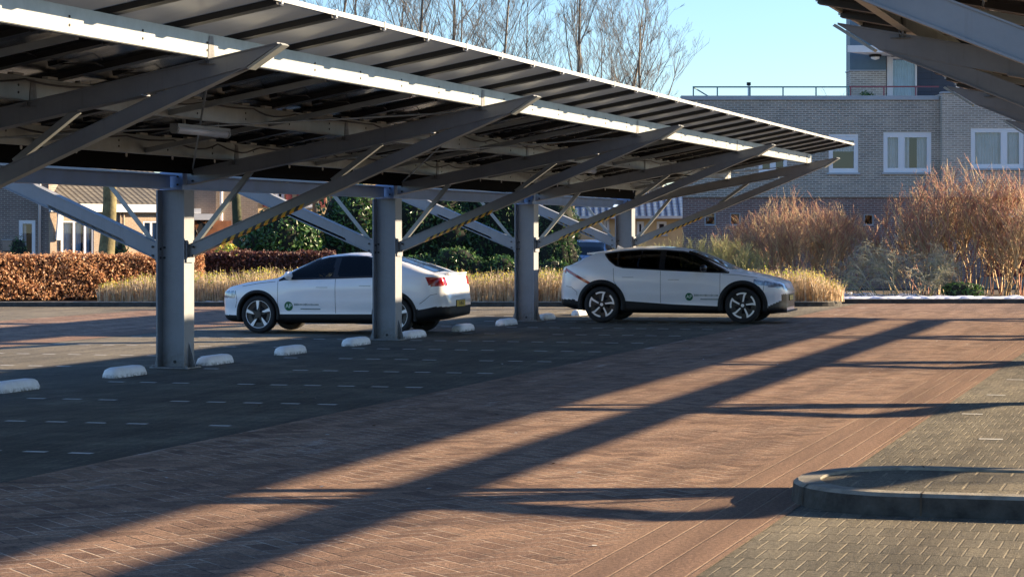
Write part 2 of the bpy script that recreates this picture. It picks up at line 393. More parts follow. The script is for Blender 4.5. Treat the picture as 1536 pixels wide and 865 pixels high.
# planting beds behind the far kerb
def arc(cx, cy, r, a0, a1, n=8): return [(cx+r*math.cos(R(a0+(a1-a0)*i/n)), cy+r*math.sin(R(a0+(a1-a0)*i/n))) for i in range(n+1)]
bed = [(-60, 59.6), (7.6, 60.2)] + arc(7.6, 60.9, .7, -80, 0, 6) + [(8.3, 62.6)] + [(70, 62.9), (70, 130), (-60, 130)]
sheet('planting_bed', bed, .11, M['soil'], False)
def kerb_run(pts, h=.125, w=.14, name='kerb', closed=False, m=None, loc=(0, 0, 0), rz=0):
    b = MB(); n = len(pts)
    P = [Vector((p[0], p[1], 0)) for p in pts]; ins = []
    for i in range(n):
        a = P[(i-1) % n] if (closed or i) else P[i]; c = P[(i+1) % n] if (closed or i < n-1) else P[i]
        d = (c-a).normalized(); ins.append(P[i]+Vector((-d.y, d.x, 0))*w)
    c = .022
    prof = lambda i: [P[i], P[i]+Vector((0, 0, h-c))+(ins[i]-P[i])*.08, P[i]+(ins[i]-P[i])*.24+Vector((0, 0, h)), ins[i]+Vector((0, 0, h)), ins[i]]
    vs = [q for i in range(n) for q in prof(i)]
    fs = []
    for i in range(n if closed else n-1):
        j = (i+1) % n
        for k in range(4): fs.append((i*5+k, j*5+k, j*5+k+1, i*5+k+1))
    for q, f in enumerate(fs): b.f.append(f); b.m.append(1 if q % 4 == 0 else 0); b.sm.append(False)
    b.v.extend([tuple(v) for v in vs])
    if closed:                                        # joints between the kerb stones
        acc = 0.
        for i in range(n):
            A_, B_ = P[i], P[(i+1) % n]; l = (B_-A_).length; d = (B_-A_)/l if l else A_; nn = Vector((-d.y, d.x, 0))
            q = (1.0-acc) % 1.0
            while q < l:
                c0 = A_+d*q; e = d*.006; o_ = nn*-.002; up = Vector((0, 0, 1))
                ring = [c0+o_+up*.01, c0+o_+up*(h-c-.004), c0+nn*.045+up*(h+.002), c0+nn*(w-.002)+up*(h+.002)]
                for k in range(3): b.add([ring[k]-e, ring[k]+e, ring[k+1]+e, ring[k+1]-e], [(0, 1, 2, 3)], 2)
                q += 1.0
            acc = (acc+l) % 1.0
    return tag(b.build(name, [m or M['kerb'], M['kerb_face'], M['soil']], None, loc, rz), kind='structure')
kerb_run(bed[:9])
kerb_run([(8.3, 62.6), (70, 62.9)], name='kerb')
# kerbed island with a rounded nose
isl = [(11.45, -12.55)] + [(11.50-.84*math.sin(R(a)), -13.55+1.0*math.cos(R(a))) for a in range(12, 180, 12)] + [(11.45, -14.55)]
isl = isl + [(24, -14.55), (24, -12.55)]
isl_c = [(p[0]-16, p[1]+13.5) for p in isl]
kerb_run(isl_c, .148, .20, 'kerb', True, M['kerb'], W(16, -13.5, 0), YAW)
def inset(pts, d):
    n = len(pts); out = []
    for i in range(n):
        a, c = Vector(pts[i-1]), Vector(pts[(i+1) % n]); dd = (c-a).normalized(); out.append((pts[i][0]-dd.y*d, pts[i][1]+dd.x*d))
    return out
sheet('island_paving', inset(isl, .19), .130, M['slab'], True, None, (16, -13.5))
# litter on the paving
b = MB(); r = random.Random(3)
for i in range(260):
    t = r.uniform(3, 14); s = r.uniform(-20, 12); q = r.uniform(.012, .035); a = r.uniform(0, 6)
    c = Vector((t, s, .010)); e1 = Vector((math.cos(a), math.sin(a), r.uniform(-.1, .3)))*q; e2 = Vector((-math.sin(a), math.cos(a), .1))*q*.6
    b.add([c-e1, c-e2, c+e1, c+e2], [(0, 1, 2, 3)], r.choice((0, 0, 1)))
o = b.build('leaf_litter', [pbr('dry_leaf', (.16, .10, .06), .8), pbr('pale_chip', (.5, .5, .48), .8)], None, W(0, 0, 0), YAW)
tag(o, 'scattered crumbs of dry leaf and grit on the brick road', 'litter', kind='stuff')
# snow left along the planting edges
def snow_strip(name, x0, x1, y0, dy, dens, seed, label, qs=1.):
    b = MB(); r = random.Random(seed); n = int((x1-x0)*dens)
    for i in range(n):
        x = r.uniform(x0, x1); y = y0+abs(r.gauss(0, dy)); q = r.uniform(.04, .24)*qs; k = 7
        ring = []
        for j in range(k):
            a = 2*math.pi*j/k; rr = q*r.uniform(.6, 1.1); ring.append((x+1.7*rr*math.cos(a), y+rr*math.sin(a), .105))
        top = [((p[0]-x)*.55+x, (p[1]-y)*.55+y, .11+q*r.uniform(.06, .28)) for p in ring]
        b.add(ring+top+[(x, y,   .112+q*.26)], [(j, (j+1) % k, k+(j+1) % k, k+j) for j in range(k)]+[(k+j, k+(j+1) % k, 2*k) for j in range(k)], 0, True)
    return tag(b.build(name, M['snow']), label, 'snow', kind='stuff')
snow_strip('snow', 8.6, 20.5, 62.95, .6, 60, 5, 'strip of melting snow along the kerb under the bare bushes')
snow_strip('snow', 7.4, 11, 66, .8, 14, 8, 'patch of snow on the soil between the two large bushes')
snow_strip('snow', -8.8, -5.5, 60.2, .25, 5, 6, 'crumbs of snow at the foot of the clipped shrubs', .35)
snow_strip('snow', -2.6, 1.3, 60.9, .2, 9, 9, 'thin snow lying among the pale shrub stems behind the cars', .5)
# ------------------------------------------------------------------ solar carports
SPAN = 8.92; SL = .1916
XS = 1.035; SKEW = R(-6)            # set per carport below
def armtop(t): return 2.65+SL*(abs(t)/XS-.22)-.02
def mk(mb, name, mats):
    me = bpy.data.meshes.new(name); me.from_pydata(mb.v, [], mb.f)
    for m in mats: me.materials.append(m)
    me.polygons.foreach_set('material_index', mb.m); me.polygons.foreach_set('use_smooth', mb.sm)
    bm = bmesh.new(); bm.from_mesh(me); bmesh.ops.recalc_face_normals(bm, faces=bm.faces); bm.to_mesh(me); bm.free()
    me.update(); return me
ST_ = [M['steel'], M['bolt_dark']]
b = MB()                                            # column: H section, web across the bays
for sg in (-1, 1):
    b.box(sg*.20-.011, sg*.20+.011, -.15, .15, .025, 2.42)
    b.prism([(sg*.2115, .025), (sg*.2115+sg*.10, .025), (sg*.2115, .36)], 'y', -.008, .008)
    for z in (1.50, 1.62): 
        for y in (-.07, .07): b.cyl((sg*.20, y, z), (1, 0, 0), .017, .045, 8, 1)
    for z in (1.5, 1.64): b.cyl((sg*.155, -.008, z), (0, 1, 0), .016, .03, 8, 1)
b.box(-.189, .189, -.007, .007, .025, 2.42)
b.cyl((0, -.01, .09), (0, 1, 0), .022, .012, 10, 1)
ME_COL = mk(b, 'column', ST_)
b = MB(); b.box(-.29, .29, -.2, .2, 0.006, .0245)
for x in (-.25, .25):
    for y in (-.16, .16): b.cyl((x, y, .035), (0, 0, 1), .018, .03, 8)
ME_BASE = mk(b, 'base_plate', [M['steel']])
b = MB(); b.box(-.17, .17, -.12, .12, 2.421, 2.66)
for x in (-.1, .1):
    for z in (2.49, 2.6): b.cyl((x, -.12, z), (0, 1, 0), .014, .03, 8, 1)
ME_CAP = mk(b, 'column_head', [M['steel_blue'], M['bolt_dark']])
def arm_lower(sg):
    b = MB(); P = [(.215, 1.51), (4.76, 3.385), (4.69, 3.49), (.215, 1.665)]
    b.prism([(sg*x, z) for x, z in P], 'y', -.045, .045)
    # flange plates along the lower and upper edge, fixing plate at the column
    L = lambda x: 1.51+(x-.215)*(1.875/4.545)
    b.prism([(sg*.24, L(.24)-.014), (sg*4.76, L(4.76)-.014), (sg*4.76, L(4.76)-.001), (sg*.24, L(.24)-.001)], 'y', -.060, .060)
    b.prism([(sg*.24, L(.24)+.167), (sg*3.9, L(3.9)+.143), (sg*3.9, L(3.9)+.133), (sg*.24, L(.24)+.155)], 'y', -.058, .058)
    b.box(min(sg*.2125, sg*.235), max(sg*.2125, sg*.235), -.11, .11, 1.44, 1.74)
    for z in (1.53, 1.65): b.cyl((sg*.30, -.064, z), (0, 1, 0), .016, .03, 8, 1)
    return mk(b, 'lower_arm', ST_)
def arm_upper(sg):
    b = MB(); P = [(.215, 2.50), (4.1, 3.225), (4.765, 3.379), (5.10, 3.585), (.215, 2.675)]
    b.prism([(sg*x, z) for x, z in P], 'y', -.066, .066)
    b.prism([(sg*.215, 2.487), (sg*3.7, 3.137), (sg*3.7, 3.149), (sg*.215, 2.499)], 'y', -.085, .085)
    b.prism([(sg*.215, 2.676), (sg*5.09, 3.584), (sg*5.09, 3.595), (sg*.215, 2.687)], 'y', -.085, .085)
    b.prism([(sg*4.775, 3.372), (sg*5.115, 3.588), (sg*5.135, 3.570), (sg*4.795, 3.355)], 'y', -.070, .070, 2)
    for z in (2.54, 2.63): b.cyl((sg*.30, -.068, z), (0, 1, 0), .016, .03, 8, 1)
    return mk(b, 'upper_arm', ST_+[M['galv']])
def arm_back(sg):
    """short arms on the rear side of the post, meeting in an end plate"""
    lo, up = MB(), MB(); L = lambda x: 1.48+(x-.215)*(1.90/4.545); xe = 2.95
    lo.prism([(sg*x, z) for x, z in ((.215, 1.48), (xe, L(xe)), (xe, L(xe)+.22), (.215, 1.69))], 'y', -.062, .062)
    lo.prism([(sg*.24, L(.24)-.014), (sg*xe, L(xe)-.014), (sg*xe, L(xe)-.001), (sg*.24, L(.24)-.001)], 'y', -.082, .082)
    lo.prism([(sg*.24, 1.702), (sg*xe, L(xe)+.234), (sg*xe, L(xe)+.222), (sg*.24, 1.69)], 'y', -.078, .078)
    lo.box(min(sg*.2125, sg*.235), max(sg*.2125, sg*.235), -.11, .11, 1.44, 1.74)
    for z in (1.53, 1.65): lo.cyl((sg*.30, -.064, z), (0, 1, 0), .016, .03, 8, 1)
    up.prism([(sg*x, z) for x, z in ((.215, 2.43), (xe, 2.64), (xe, 2.86), (.215, 2.65))], 'y', -.066, .066)
    up.prism([(sg*(xe+.002), L(xe)), (sg*(xe+.02), L(xe)), (sg*(xe+.02), 2.87), (sg*(xe+.002), 2.87)], 'y', -.09, .09)
    return mk(lo, 'lower_arm', ST_), mk(up, 'upper_arm', ST_)
ME_LO = {s: arm_lower(s) for s in (-1, 1)}; ME_UP = {s: arm_upper(s) for s in (-1, 1)}
ME_BK = {s: arm_back(s) for s in (-1, 1)}
def angle_bar(p0, p1):
    b = MB(); b.bar(p0, p1, .012, .07, (0, 1, 0)); 
    p0, p1 = Vector(p0), Vector(p1); b.bar(p0+Vector((0, -.036, 0)), p1+Vector((0, -.036, 0)), .06, .010, (0, 1, 0)); return b
ME_ST = {}
for sg in (-1, 1):
    ME_ST[sg] = []
    for (a, z0, c, z1) in ((.30, 1.70, 1.12, 2.665), (2.30, 2.53, 2.98, 3.01)):
        b = MB(); d = Vector((c-a, 0, z1-z0)).normalized(); n = Vector((-d.z, 0, d.x))*.032
        for q, hw in ((Vector((0, 0, 0)), .036), ):
            v = []
            for P in (Vector((a, 0, z0)), Vector((c, 0, z1))):
                for e, y in ((-1, -.03), (1, -.03), (1, -.022), (-1, -.022)):
                    x = P+n*e; v.append((sg*x.x, y, x.z))
            b.add(v, [(0, 1, 2, 3), (4, 7, 6, 5), (0, 4, 5, 1), (1, 5, 6, 2), (2, 6, 7, 3), (3, 7, 4, 0)])
            v = []
            for P in (Vector((a, 0, z0)), Vector((c, 0, z1))):
                for e, y in ((-1, -.0215), (-.8, -.0215), (-.8, .035), (-1, .035)):
                    x = P+n*e; v.append((sg*x.x, y, x.z))
            b.add(v, [(0, 1, 2, 3), (4, 7, 6, 5), (0, 4, 5, 1), (1, 5, 6, 2), (2, 6, 7, 3), (3, 7, 4, 0)])
        ME_ST[sg].append(mk(b, 'strut', [M['galv_dull']]))
ME_TAPE = {}
for sg in (-1, 1):
    b = MB(); x = .72; k = 0
    L = lambda x: 1.51+(x-.215)*(1.875/4.545)
    while x < 1.85:                                  # slanted black and yellow bands round the lower edge
        x2 = x+.062; 
        for yy in (-1,):
            v = [(sg*x, yy*.062, L(x)-.017), (sg*x2, yy*.062, L(x2)-.017), (sg*(x2+.03), yy*.062, L(x2+.03)+.018), (sg*(x+.03), yy*.062, L(x+.03)+.018)]
            b.add(v, [(0, 1, 2, 3)], k % 2)
        q = .065; b.add([(sg*x, -.062, L(x)-.017), (sg*x2, -.062, L(x2)-.017), (sg*(x2-q), .062, L(x2-q)-.017), (sg*(x-q), .062, L(x-q)-.017)], [(0, 1, 2, 3)], k % 2)
        x = x2; k += 1
    ME_TAPE[sg] = mk(b, 'hazard_tape', [M['hazard_y'], M['hazard_k']])
PN = 1.427
b = MB()                                             # one module: glass with dark rails along both long sides
tl = 1.735
b.box(.02, tl-.02, -PN/2+.08, PN/2-.08, -.006, .004)
for y0, y1 in ((-PN/2+.002, -PN/2+.082), (PN/2-.082, PN/2-.002)): b.box(.004, tl-.004, y0, y1, -.064, .012, 1)
for x0, x1 in ((.004, .022), (tl-.022, tl-.004)): b.box(x0, x1, -PN/2+.083, PN/2-.083, -.022, .0115, 2)
ME_PANEL_EDGE = mk(b, 'solar_panel', [M['panel_pale'], M['rail'], M['alu']])
b.box(tl*.5-.05, tl*.5+.05, -.07, .07, -.034, -.0065, 1); b.tube([(tl*.5+.05, -.05, -.02), (tl*.5+.25, -.2, -.05), (tl*.5+.2, -PN/2+.09, -.04)], .007, 5, 1); b.tube([(tl*.5+.05, .05, -.02), (tl*.5+.3, .22, -.055), (tl*.5+.2, PN/2-.09, -.04)], .007, 5, 1)
ME_PANEL = mk(b, 'solar_panel', [M['panel'], M['rail'], M['alu']])
b = MB(); b.bar((0, 0, 0), (0, SPAN-.36, 0), .012, .16, (0, 0, 1)); b.box(-.1, .1, 0, SPAN-.36, .081, .094); b.box(-.1, .1, 0, SPAN-.36, -.094, -.081)
ME_BEAM = mk(b, 'ridge_beam', [M['steel_blue']])

def purlin_mesh(sg, s0, s1, bolts=True, light_slots=True):
    b = MB(); h = .22
    b.box(-.006, .006, s0, s1, 0, h)
    b.box(-sg*.006-.075*(sg > 0), -sg*.006+.075*(sg < 0), s0, s1, -.005, .001)
    b.box(-sg*.006-.075*(sg > 0), -sg*.006+.075*(sg < 0), s0, s1, h-.001, h+.005)
    if bolts:
        s = s0+.5
        while s < s1-.2:
            for z in (.065, .135): b.cyl((sg*.006, s, z), (1, 0, 0), .013, .012, 8, 1)
            s += PN
    s = s0+.35
    while light_slots and s < s1-.3:                                   # pale boxes standing in for the slots of light above the purlin
        b.box(-.03, .03, s, s+.22, h+.006, h+.03, 2); s += PN/2
    return b
def carport(root, trusses, s0, s1, cover, extra=None, braces=(), gut=2.635):
    """cover: {sign: (t_in, rows)}"""
    for s in trusses:
        c = link('column', ME_COL, root, (0, s, 0), (0, 0, SKEW*.5)); link('base_plate', ME_BASE, c)
        link('column_head', ME_CAP, c)
        for sg in (1, -1):
            lo, up = (ME_LO[sg], ME_UP[sg]) if sg in cover else ME_BK[sg]
            a = link('lower_arm', lo, root, (0, s, 0), (0, 0, SKEW)); a.scale = (XS, 1, 1); link('hazard_tape', ME_TAPE[sg], a)
            link('upper_arm', up, root, (0, s, 0), (0, 0, SKEW)).scale = (XS, 1, 1)
            for me in ME_ST[sg][:2 if sg in cover else 1]: link('strut', me, root, (0, s, 0), (0, 0, SKEW)).scale = (XS, 1, 1)
    for s in trusses[:-1]: link('ridge_beam', ME_BEAM, root, (0, s+.18, 2.525))
    g = 1 if 1 in cover else -1; b = MB(); b.box(min(g*.29, g*.30), max(g*.29, g*.30), s0, s1, gut, 2.985); b.box(min(g*.02, g*.289), max(g*.02, g*.289), s0, s1, 2.945, 2.955); b.box(min(g*.01, g*.02), max(g*.01, g*.02), s0, s1, 2.90, 2.99)
    s = s0+.7
    while s < s1:
        b.cyl((g*.302, s, 2.83), (1, 0, 0), .028, .012, 10, 1); s += PN
    b.build('gutter', [M['dark_plate'], M['bolt_bright']], root)
    for sg, (rows, purl) in cover.items():
        for t in purl:
            z = armtop(t)+.055
            pm = purlin_mesh(sg, s0+.05, s1-.45, True, t < 4).build('purlin', [M['galv'], M['bolt_dark'], M['alu']], root, (sg*t, 0, z))
            for s in trusses:                        # seat bracket where the purlin crosses each truss
                cl = MB(); s = s+t*math.tan(SKEW)
                cl.box(-sg*.02-.008, -sg*.02+.008, s-.09, s+.09, -.05, .19)
                cl.prism([(s-.09, -.055), (s+.09, -.055), (s+.04, .205), (s-.05, .205)], 'x', sg*.0075, sg*.0125)
                cl.prism([(s-.09, -.065), (s+.09, -.065), (s+.09, -.056), (s-.09, -.056)], 'x', -.08, .08)
                cl.build('purlin_cleat', M['steel'], pm)
        for r_ in range(rows):
            t0 = .31+r_*1.713
            s = s0+PN/2
            while s < s1:
                o = link('solar_panel', ME_PANEL_EDGE if (r_ == rows-1 and sg > 0) else ME_PANEL, root, (sg*t0, s, armtop(t0)+.345), (0, -math.atan(SL), 0) if sg > 0 else (0, 0, 0))
                if sg < 0: o.rotation_euler = (0, -math.atan(SL), math.pi)
                s += PN
        if rows:
            te = .31+rows*1.713; b = MB(); zz = armtop(te)+.345
            b.box(min(sg*te, sg*(te+.018)), max(sg*te, sg*(te+.018)), s0, s1, zz-.025, zz+.022)
            s = s0
            while s <= s1+.01:
                b.box(min(sg*(te-.02), sg*(te+.024)), max(sg*(te-.02), sg*(te+.024)), s-.02, s+.02, zz-.045, zz+.034); s += PN
            b.build('edge_trim', M['alu'], root)
            for tq, sag in ((2.70, .05), (1.08, .07)):     # cables slung along the purlins
                b = MB(); pts = []; s = s0+.4; r = random.Random(int(tq*10))
                while s < s1-.6:
                    q = sag*r.uniform(.1, 1.3); pts += [(sg*(tq+.02*math.sin(k+s)), s+1.43*k/6, armtop(tq)+.21-q*math.sin(math.pi*k/6)) for k in range(6)]; s += 1.43
                b.tube(pts, .011, 5); b.build('cable', M['rail'], root)
            # tie bars under the modules, two per field
            for s in trusses:
                for d in (2.95, 5.9):
                    if s0 < s+d < s1-.8:
                        b = MB(); b.prism([(sg*.95, armtop(.95)+.06), (sg*4.38, armtop(4.38)+.06), (sg*4.38, armtop(4.38)+.12), (sg*.95, armtop(.95)+.12)], 'y', s+d-.03, s+d+.03)
                        b.build('tie_bar', M['galv_dull'], root)
    for (ta, sa, za, tb, sb, zb) in braces:
        b = MB(); b.tube([(ta, sa, za), (tb, sb, zb)], .012, 6); b.build('brace_rod', M['galv_dull'], root)

PUR = (.93, 2.56, 4.5)
cp1 = empty('solar_carport', W(0, 0), YAW, 'long grey steel carport roofed with solar panels, sheltering the two white cars', 'carport', 'solar carports over the parking bays')
TR1 = [-17.84, -8.92, 0, 8.92, 17.84, 26.76]
br = []
for s in (-8.92, 0, 17.84):
    br += [(.5, s+.1, 2.72, 4.25, s+SPAN-.1, 3.42), (4.25, s+.1, 3.42, .3, s+SPAN-.1, 2.70)]
carport(cp1, TR1, -18.6, -18.6+PN*32+.3, {1: (3, PUR)}, None, br)
XS, SKEW = .985, 0.
cp2 = empty('solar_carport', W(15.55, -1.52, -.025), YAW, 'second grey solar carport reaching in over the road at the upper right', 'carport', 'solar carports over the parking bays')
TR2 = [-17.84, -8.92, 0, 8.92, 17.84, 26.76]
carport(cp2, TR2, -18.6, 28.1, {-1: (3, PUR)}, None, (), 2.80)
XS = 1.035
# strip lights
def strip_light(s, label, t=2.35):
    r = empty('strip_light', W(t, s, armtop(2.56)-.03), YAW, label, 'lamp', 'strip lights under the carport roof')
    b = MB(); b.box(-.05, .05, -.76, .76, 0, .035); b.box(-.015, .015, -.5, -.47, .036, .16); b.box(-.015, .015, .47, .5, .036, .16); b.build('housing', M['galv_dull'], r)
    b = MB(); b.tube([(0, -.74, -.03), (0, .74, -.03)], .047, 12, 0, True, True); b.build('diffuser', M['lamp_white'], r)
    b = MB()
    for y in (-.75, .75): b.cyl((0, y, -.03), (0, 1, 0), .052, .05, 12)
    b.build('end_cap', M['galv_dull'], r)
strip_light(-4.6, 'tubular white strip light under the carport roof, left of the nearest column')
strip_light(13.4, 'tubular white strip light under the carport roof, nearest its far end')
# wheel stops
b = MB(); prof = []
n = 9
for i in range(n):                                    # rounded block tapering to its ends
    u = -1+2*i/(n-1)
rings = [(-.46, .55, .30), (-.445, .85, .68), (-.40, 1, .92), (-.32, 1, 1), (0, 1, 1), (.32, 1, 1), (.40, 1, .92), (.445, .85, .68), (.46, .55, .30)]
vs = []
sec = [(-.11, 0), (-.107, .05), (-.085, .105), (-.045, .128), (.045, .128), (.085, .105), (.107, .05), (.11, 0)]
for y, wx, hz in rings:
    for x, z in sec: vs.append((x*wx, y, z*hz+.002))
k = len(sec)
fs = [(i*k+j, (i+1)*k+j, (i+1)*k+j+1, i*k+j+1) for i in range(len(rings)-1) for j in range(k-1)] + [tuple(range(k)), tuple(range((len(rings)-1)*k, len(rings)*k))[::-1]]
b.add(vs, fs, 0, True); ME_STOP = mk(b, 'wheel_stop', [M['white_conc']])
stop_lab = ['white concrete wheel stop cut by the left edge of the picture', 'white concrete wheel stop just left of the nearest column foot',
  'white concrete wheel stop just right of the nearest column foot', 'white concrete wheel stop in front of the fastback car, nearest its front wheel',
  'white concrete wheel stop just left of the second column foot', 'white concrete wheel stop just right of the second column, under the car tail',
  'white concrete wheel stop behind the rear bumper of the fastback car', 'white concrete wheel stop just left of the third column foot',
  'white concrete wheel stop just right of the third column foot', 'white concrete wheel stop behind the rear wheel of the crossover car']
for i, lab in enumerate(stop_lab):
    o = link('wheel_stop', ME_STOP, None, W(.12, 1.10+BAY*(i-2)+rnd.uniform(-.05, .05)), (0, 0, YAW+rnd.uniform(-.03, .03)))
    tag(o, lab, 'wheel stop', 'white wheel stops along the column row')
# ------------------------------------------------------------------ cars
def paint(name, col):
    return pbr(name, col, .28, 0, .03, 2, 0, 1, .5, .8)
M['paint_white'] = paint('car_paint_white', (.84, .85, .87)); M['paint_blue'] = paint('car_paint_blue', (.10, .22, .42))
M['clad'] = pbr('black_cladding', (.011, .011, .012), .6, 0, .15, 6, 0, 40, .3)
M['gap'] = pbr('panel_gap', (.01, .01, .01), .8)
M['tyre'] = pbr('tyre_rubber', (.016, .016, .017), .8, 0, .2, 8, .1, 60)
M['rim_dark'] = pbr('rim_black', (.012, .012, .013), .35)
M['rim'] = pbr('rim_silver', (.88, .88, .88), .3, .15)
M['glass'] = glassmat('car_glass', (.11, .125, .12), .015, .0, 1.4)
M['glass_dark'] = glassmat('car_glass_tinted', (.02, .023, .025), .015, .0, 1.4)
M['red_lamp'] = pbr('red_lamp', (.30, .008, .010), .12, 0, .5, 14, 0, 1, .6, .5)
M['lamp_clear'] = pbr('headlamp', (.24, .28, .34), .1, .2, .7, 16, 0, 1, .6, .6)
M['black_gloss'] = pbr('black_gloss', (.012, .012, .014), .35)
M['seat'] = pbr('seat_cloth', (.035, .035, .038), .8)
M['plate'] = pbr('plate_yellow', (.62, .42, .04), .45); M['ink'] = pbr('ink_black', (.015, .015, .015), .5)
M['decal_g'] = pbr('decal_green', (.008, .13, .055), .35); M['decal_w'] = pbr('decal_pale', (.62, .75, .66), .4)
M['decal_t'] = pbr('decal_grey', (.16, .22, .21), .5)
M['mirror'] = pbr('mirror_glass', (.6, .6, .6), .03, 1)

def catmull(P, sub):
    P = np.array(P, float); out = []; seg = []
    n = len(P)
    for i in range(n-1):
        p0 = P[i-1] if i else 2*P[0]-P[1]; p1, p2 = P[i], P[i+1]; p3 = P[i+2] if i+2 < n else 2*P[-1]-P[-2]
        m1 = (p2-p0)*.5; m2 = (p3-p1)*.5
        # limit tangents so the curve does not overshoot
        L = np.linalg.norm(p2-p1); 
        for m in (m1, m2):
            q = np.linalg.norm(m)
            if q > 1.1*L: m *= 1.1*L/q
        for k in range(sub[i]):
            t = k/sub[i]; h = (2*t**3-3*t**2+1, t**3-2*t**2+t, -2*t**3+3*t**2, t**3-t**2)
            out.append(h[0]*p1+h[1]*m1+h[2]*p2+h[3]*m2); seg.append(i)
    out.append(P[-1]); return np.array(out), seg
def curve1(pts, L, sig=.035):
    xs = np.arange(-.3, L+.3, .004); px, pz = zip(*pts); y = np.interp(xs, px, pz)
    k = np.exp(-.5*(np.arange(-40, 41)*.004/sig)**2); k /= k.sum()
    y2 = np.convolve(np.pad(y, 40, mode='edge'), k, 'valid')
    return lambda x: float(np.interp(x, xs, y2))
SUB = [3, 3, 10, 8, 12, 20, 8, 6]
class Shell:
    def __init__(s, P):
        s.P = P; L = s.L = P['L']
        s.zt = curve1(P['top'], L, P.get('sig', .035)); s.zb = curve1(P['bot'], L); s.belt = curve1(P['belt'], L, .05)
        s.fw = P.get('front_taper', (.9, .10, .20)); s.rw = P.get('rear_taper', (.9, .08, .14))
    def halfw(s, x):
        w = s.P['W']/2
        q = max(0, (s.fw[0]-x)/s.fw[0]); q2 = max(0, (x-(s.L-s.rw[0]))/s.rw[0])
        return w*(1-s.fw[1]*q**2-s.fw[2]*q**9)*(1-s.rw[1]*q2**2-s.rw[2]*q2**10)
    def section(s, x):
        w, zt, zb = s.halfw(x), s.zt(x), s.zb(x)
        zs = min(s.belt(x), zt-.055); h = zt-zs
        zs = max(zs, zb+.12)
        e = min(1, max(0, (h-.06)/.40)); e = e*e*(3-2*e)
        yr = (w-.16)*(1-e) + s.P['roofw']*e
        yr = min(yr, w-.05)
        zr = zt-(.018*(1-e)+.06*e)
        k = min(1., max(.0, (zs-zb)/.55))
        P = [(0, zb), (w*.82, zb), (w-.035, zb+.07*k), (w-.022, zb+.24*k), (w, zb+.44*k), (w-.028, zs), (yr, zr), (yr*.55, zt-.012), (0, zt)]
        return P
    def pts(s, x): return catmull(s.section(x), SUB)
    def surf_y(s, x, z):
        p, _ = s.pts(x); a, c = sum(SUB[:2]), sum(SUB[:6]); q = p[a:c+1]
        return float(np.interp(z, q[:, 1], q[:, 0]))
    def build(s, root, rules, mats):
        L = s.L; u = np.linspace(0, 1, 226)
        xs = list(L*(u-.42*np.sin(2*np.pi*u)/(2*np.pi)))
        V = []; N = sum(SUB)+1
        for x in xs:
            p, seg = s.pts(x)
            V += [(x, y, z) for y, z in p] + [(x, -y, z) for y, z in p[1:-1][::-1]]
        K = 2*N-2; n = len(xs); segs = list(seg)+list(seg)[::-1]
        reg = {}
        def put(f, cx, cy, cz, sg):
            name = rules(cx, cy, cz, sg)
            if name: reg.setdefault(name, []).append(f)
        for i in range(n-1):
            for j in range(K):
                j2 = (j+1) % K; f = (i*K+j, i*K+j2, (i+1)*K+j2, (i+1)*K+j)
                c = [sum(V[q][a] for q in f)/4 for a in range(3)]
                put(f, *c, segs[j] if j < len(segs) else 0)
        for i, fl in ((0, 0), (n-1, 1)):
            for j in range(N-1):
                a, b_ = i*K+j, i*K+j+1; a2 = i*K+(K-j) % K; b2 = i*K+(K-j-1) % K
                f = (a2, b2, b_, a) if not fl else (a, b_, b2, a2)
                f = tuple(dict.fromkeys(f))
                if len(f) < 3: continue
                c = [sum(V[q][k] for q in f)/len(f) for k in range(3)]
                put(f, xs[i], 0, c[2], 99)
        out = {}
        for key, fs in reg.items():
            ids = sorted({i for f in fs for i in f}); mp = {q: k for k, q in enumerate(ids)}
            b = MB(); b.add([V[i] for i in ids], [tuple(mp[i] for i in f) for f in fs], 0, True)
            nm = key.split('#')[0]
            out[key] = b.build(nm, mats[nm], root)
        return out
def strip_on(sh, pts, side, w, off, mb, mi=0):
    """thin ribbon lying on the side of the shell along (x,z) points"""
    q = []
    for (x0, z0), (x1, z1) in zip(pts[:-1], pts[1:]):
        m = max(2, int(math.hypot(x1-x0, z1-z0)/.03))
        for k in range(m): t = k/m; q.append((x0+(x1-x0)*t, z0+(z1-z0)*t))
    q.append(pts[-1]); vs = []
    for i, (x, z) in enumerate(q):
        a, c = q[max(0, i-1)], q[min(len(q)-1, i+1)]; d = Vector((c[0]-a[0], c[1]-a[1])).normalized()
        for e in (-1, 1):
            xx, zz = x-d.y*w/2*e, z+d.x*w/2*e; vs.append((xx, side*(sh.surf_y(xx, zz)+off), zz))
    mb.add(vs, [(2*i, 2*i+1, 2*i+3, 2*i+2) for i in range(len(q)-1)], mi, True)
def arch(sh, cx, cz, r0, r1, side, depth, a0=-14, a1=194):
    b = MB(); n = 40; vs = []
    for i in range(n+1):
        a = R(a0+(a1-a0)*i/n)
        row = []
        for rr in (r0, r1):
            x, z = cx+rr*math.cos(a), cz+rr*math.sin(a); x = min(max(x, .02), sh.L-.02)
            z2 = max(z, sh.zb(x)+.015)
            row.append((x, sh.surf_y(x, z2), max(z, .2)))
        (x0, y0, z0), (x1, y1, z1) = row
        vs += [(x0, side*(y0-depth), z0), (x0, side*(y0+.012), z0), (x1, side*(y1+.010), z1), (x1, side*(y1-.02), z1)]
    b.add(vs, [(i*4+k, (i+1)*4+k, (i+1)*4+k+1, i*4+k+1) for i in range(n) for k in range(3)], 0, True)
    return b
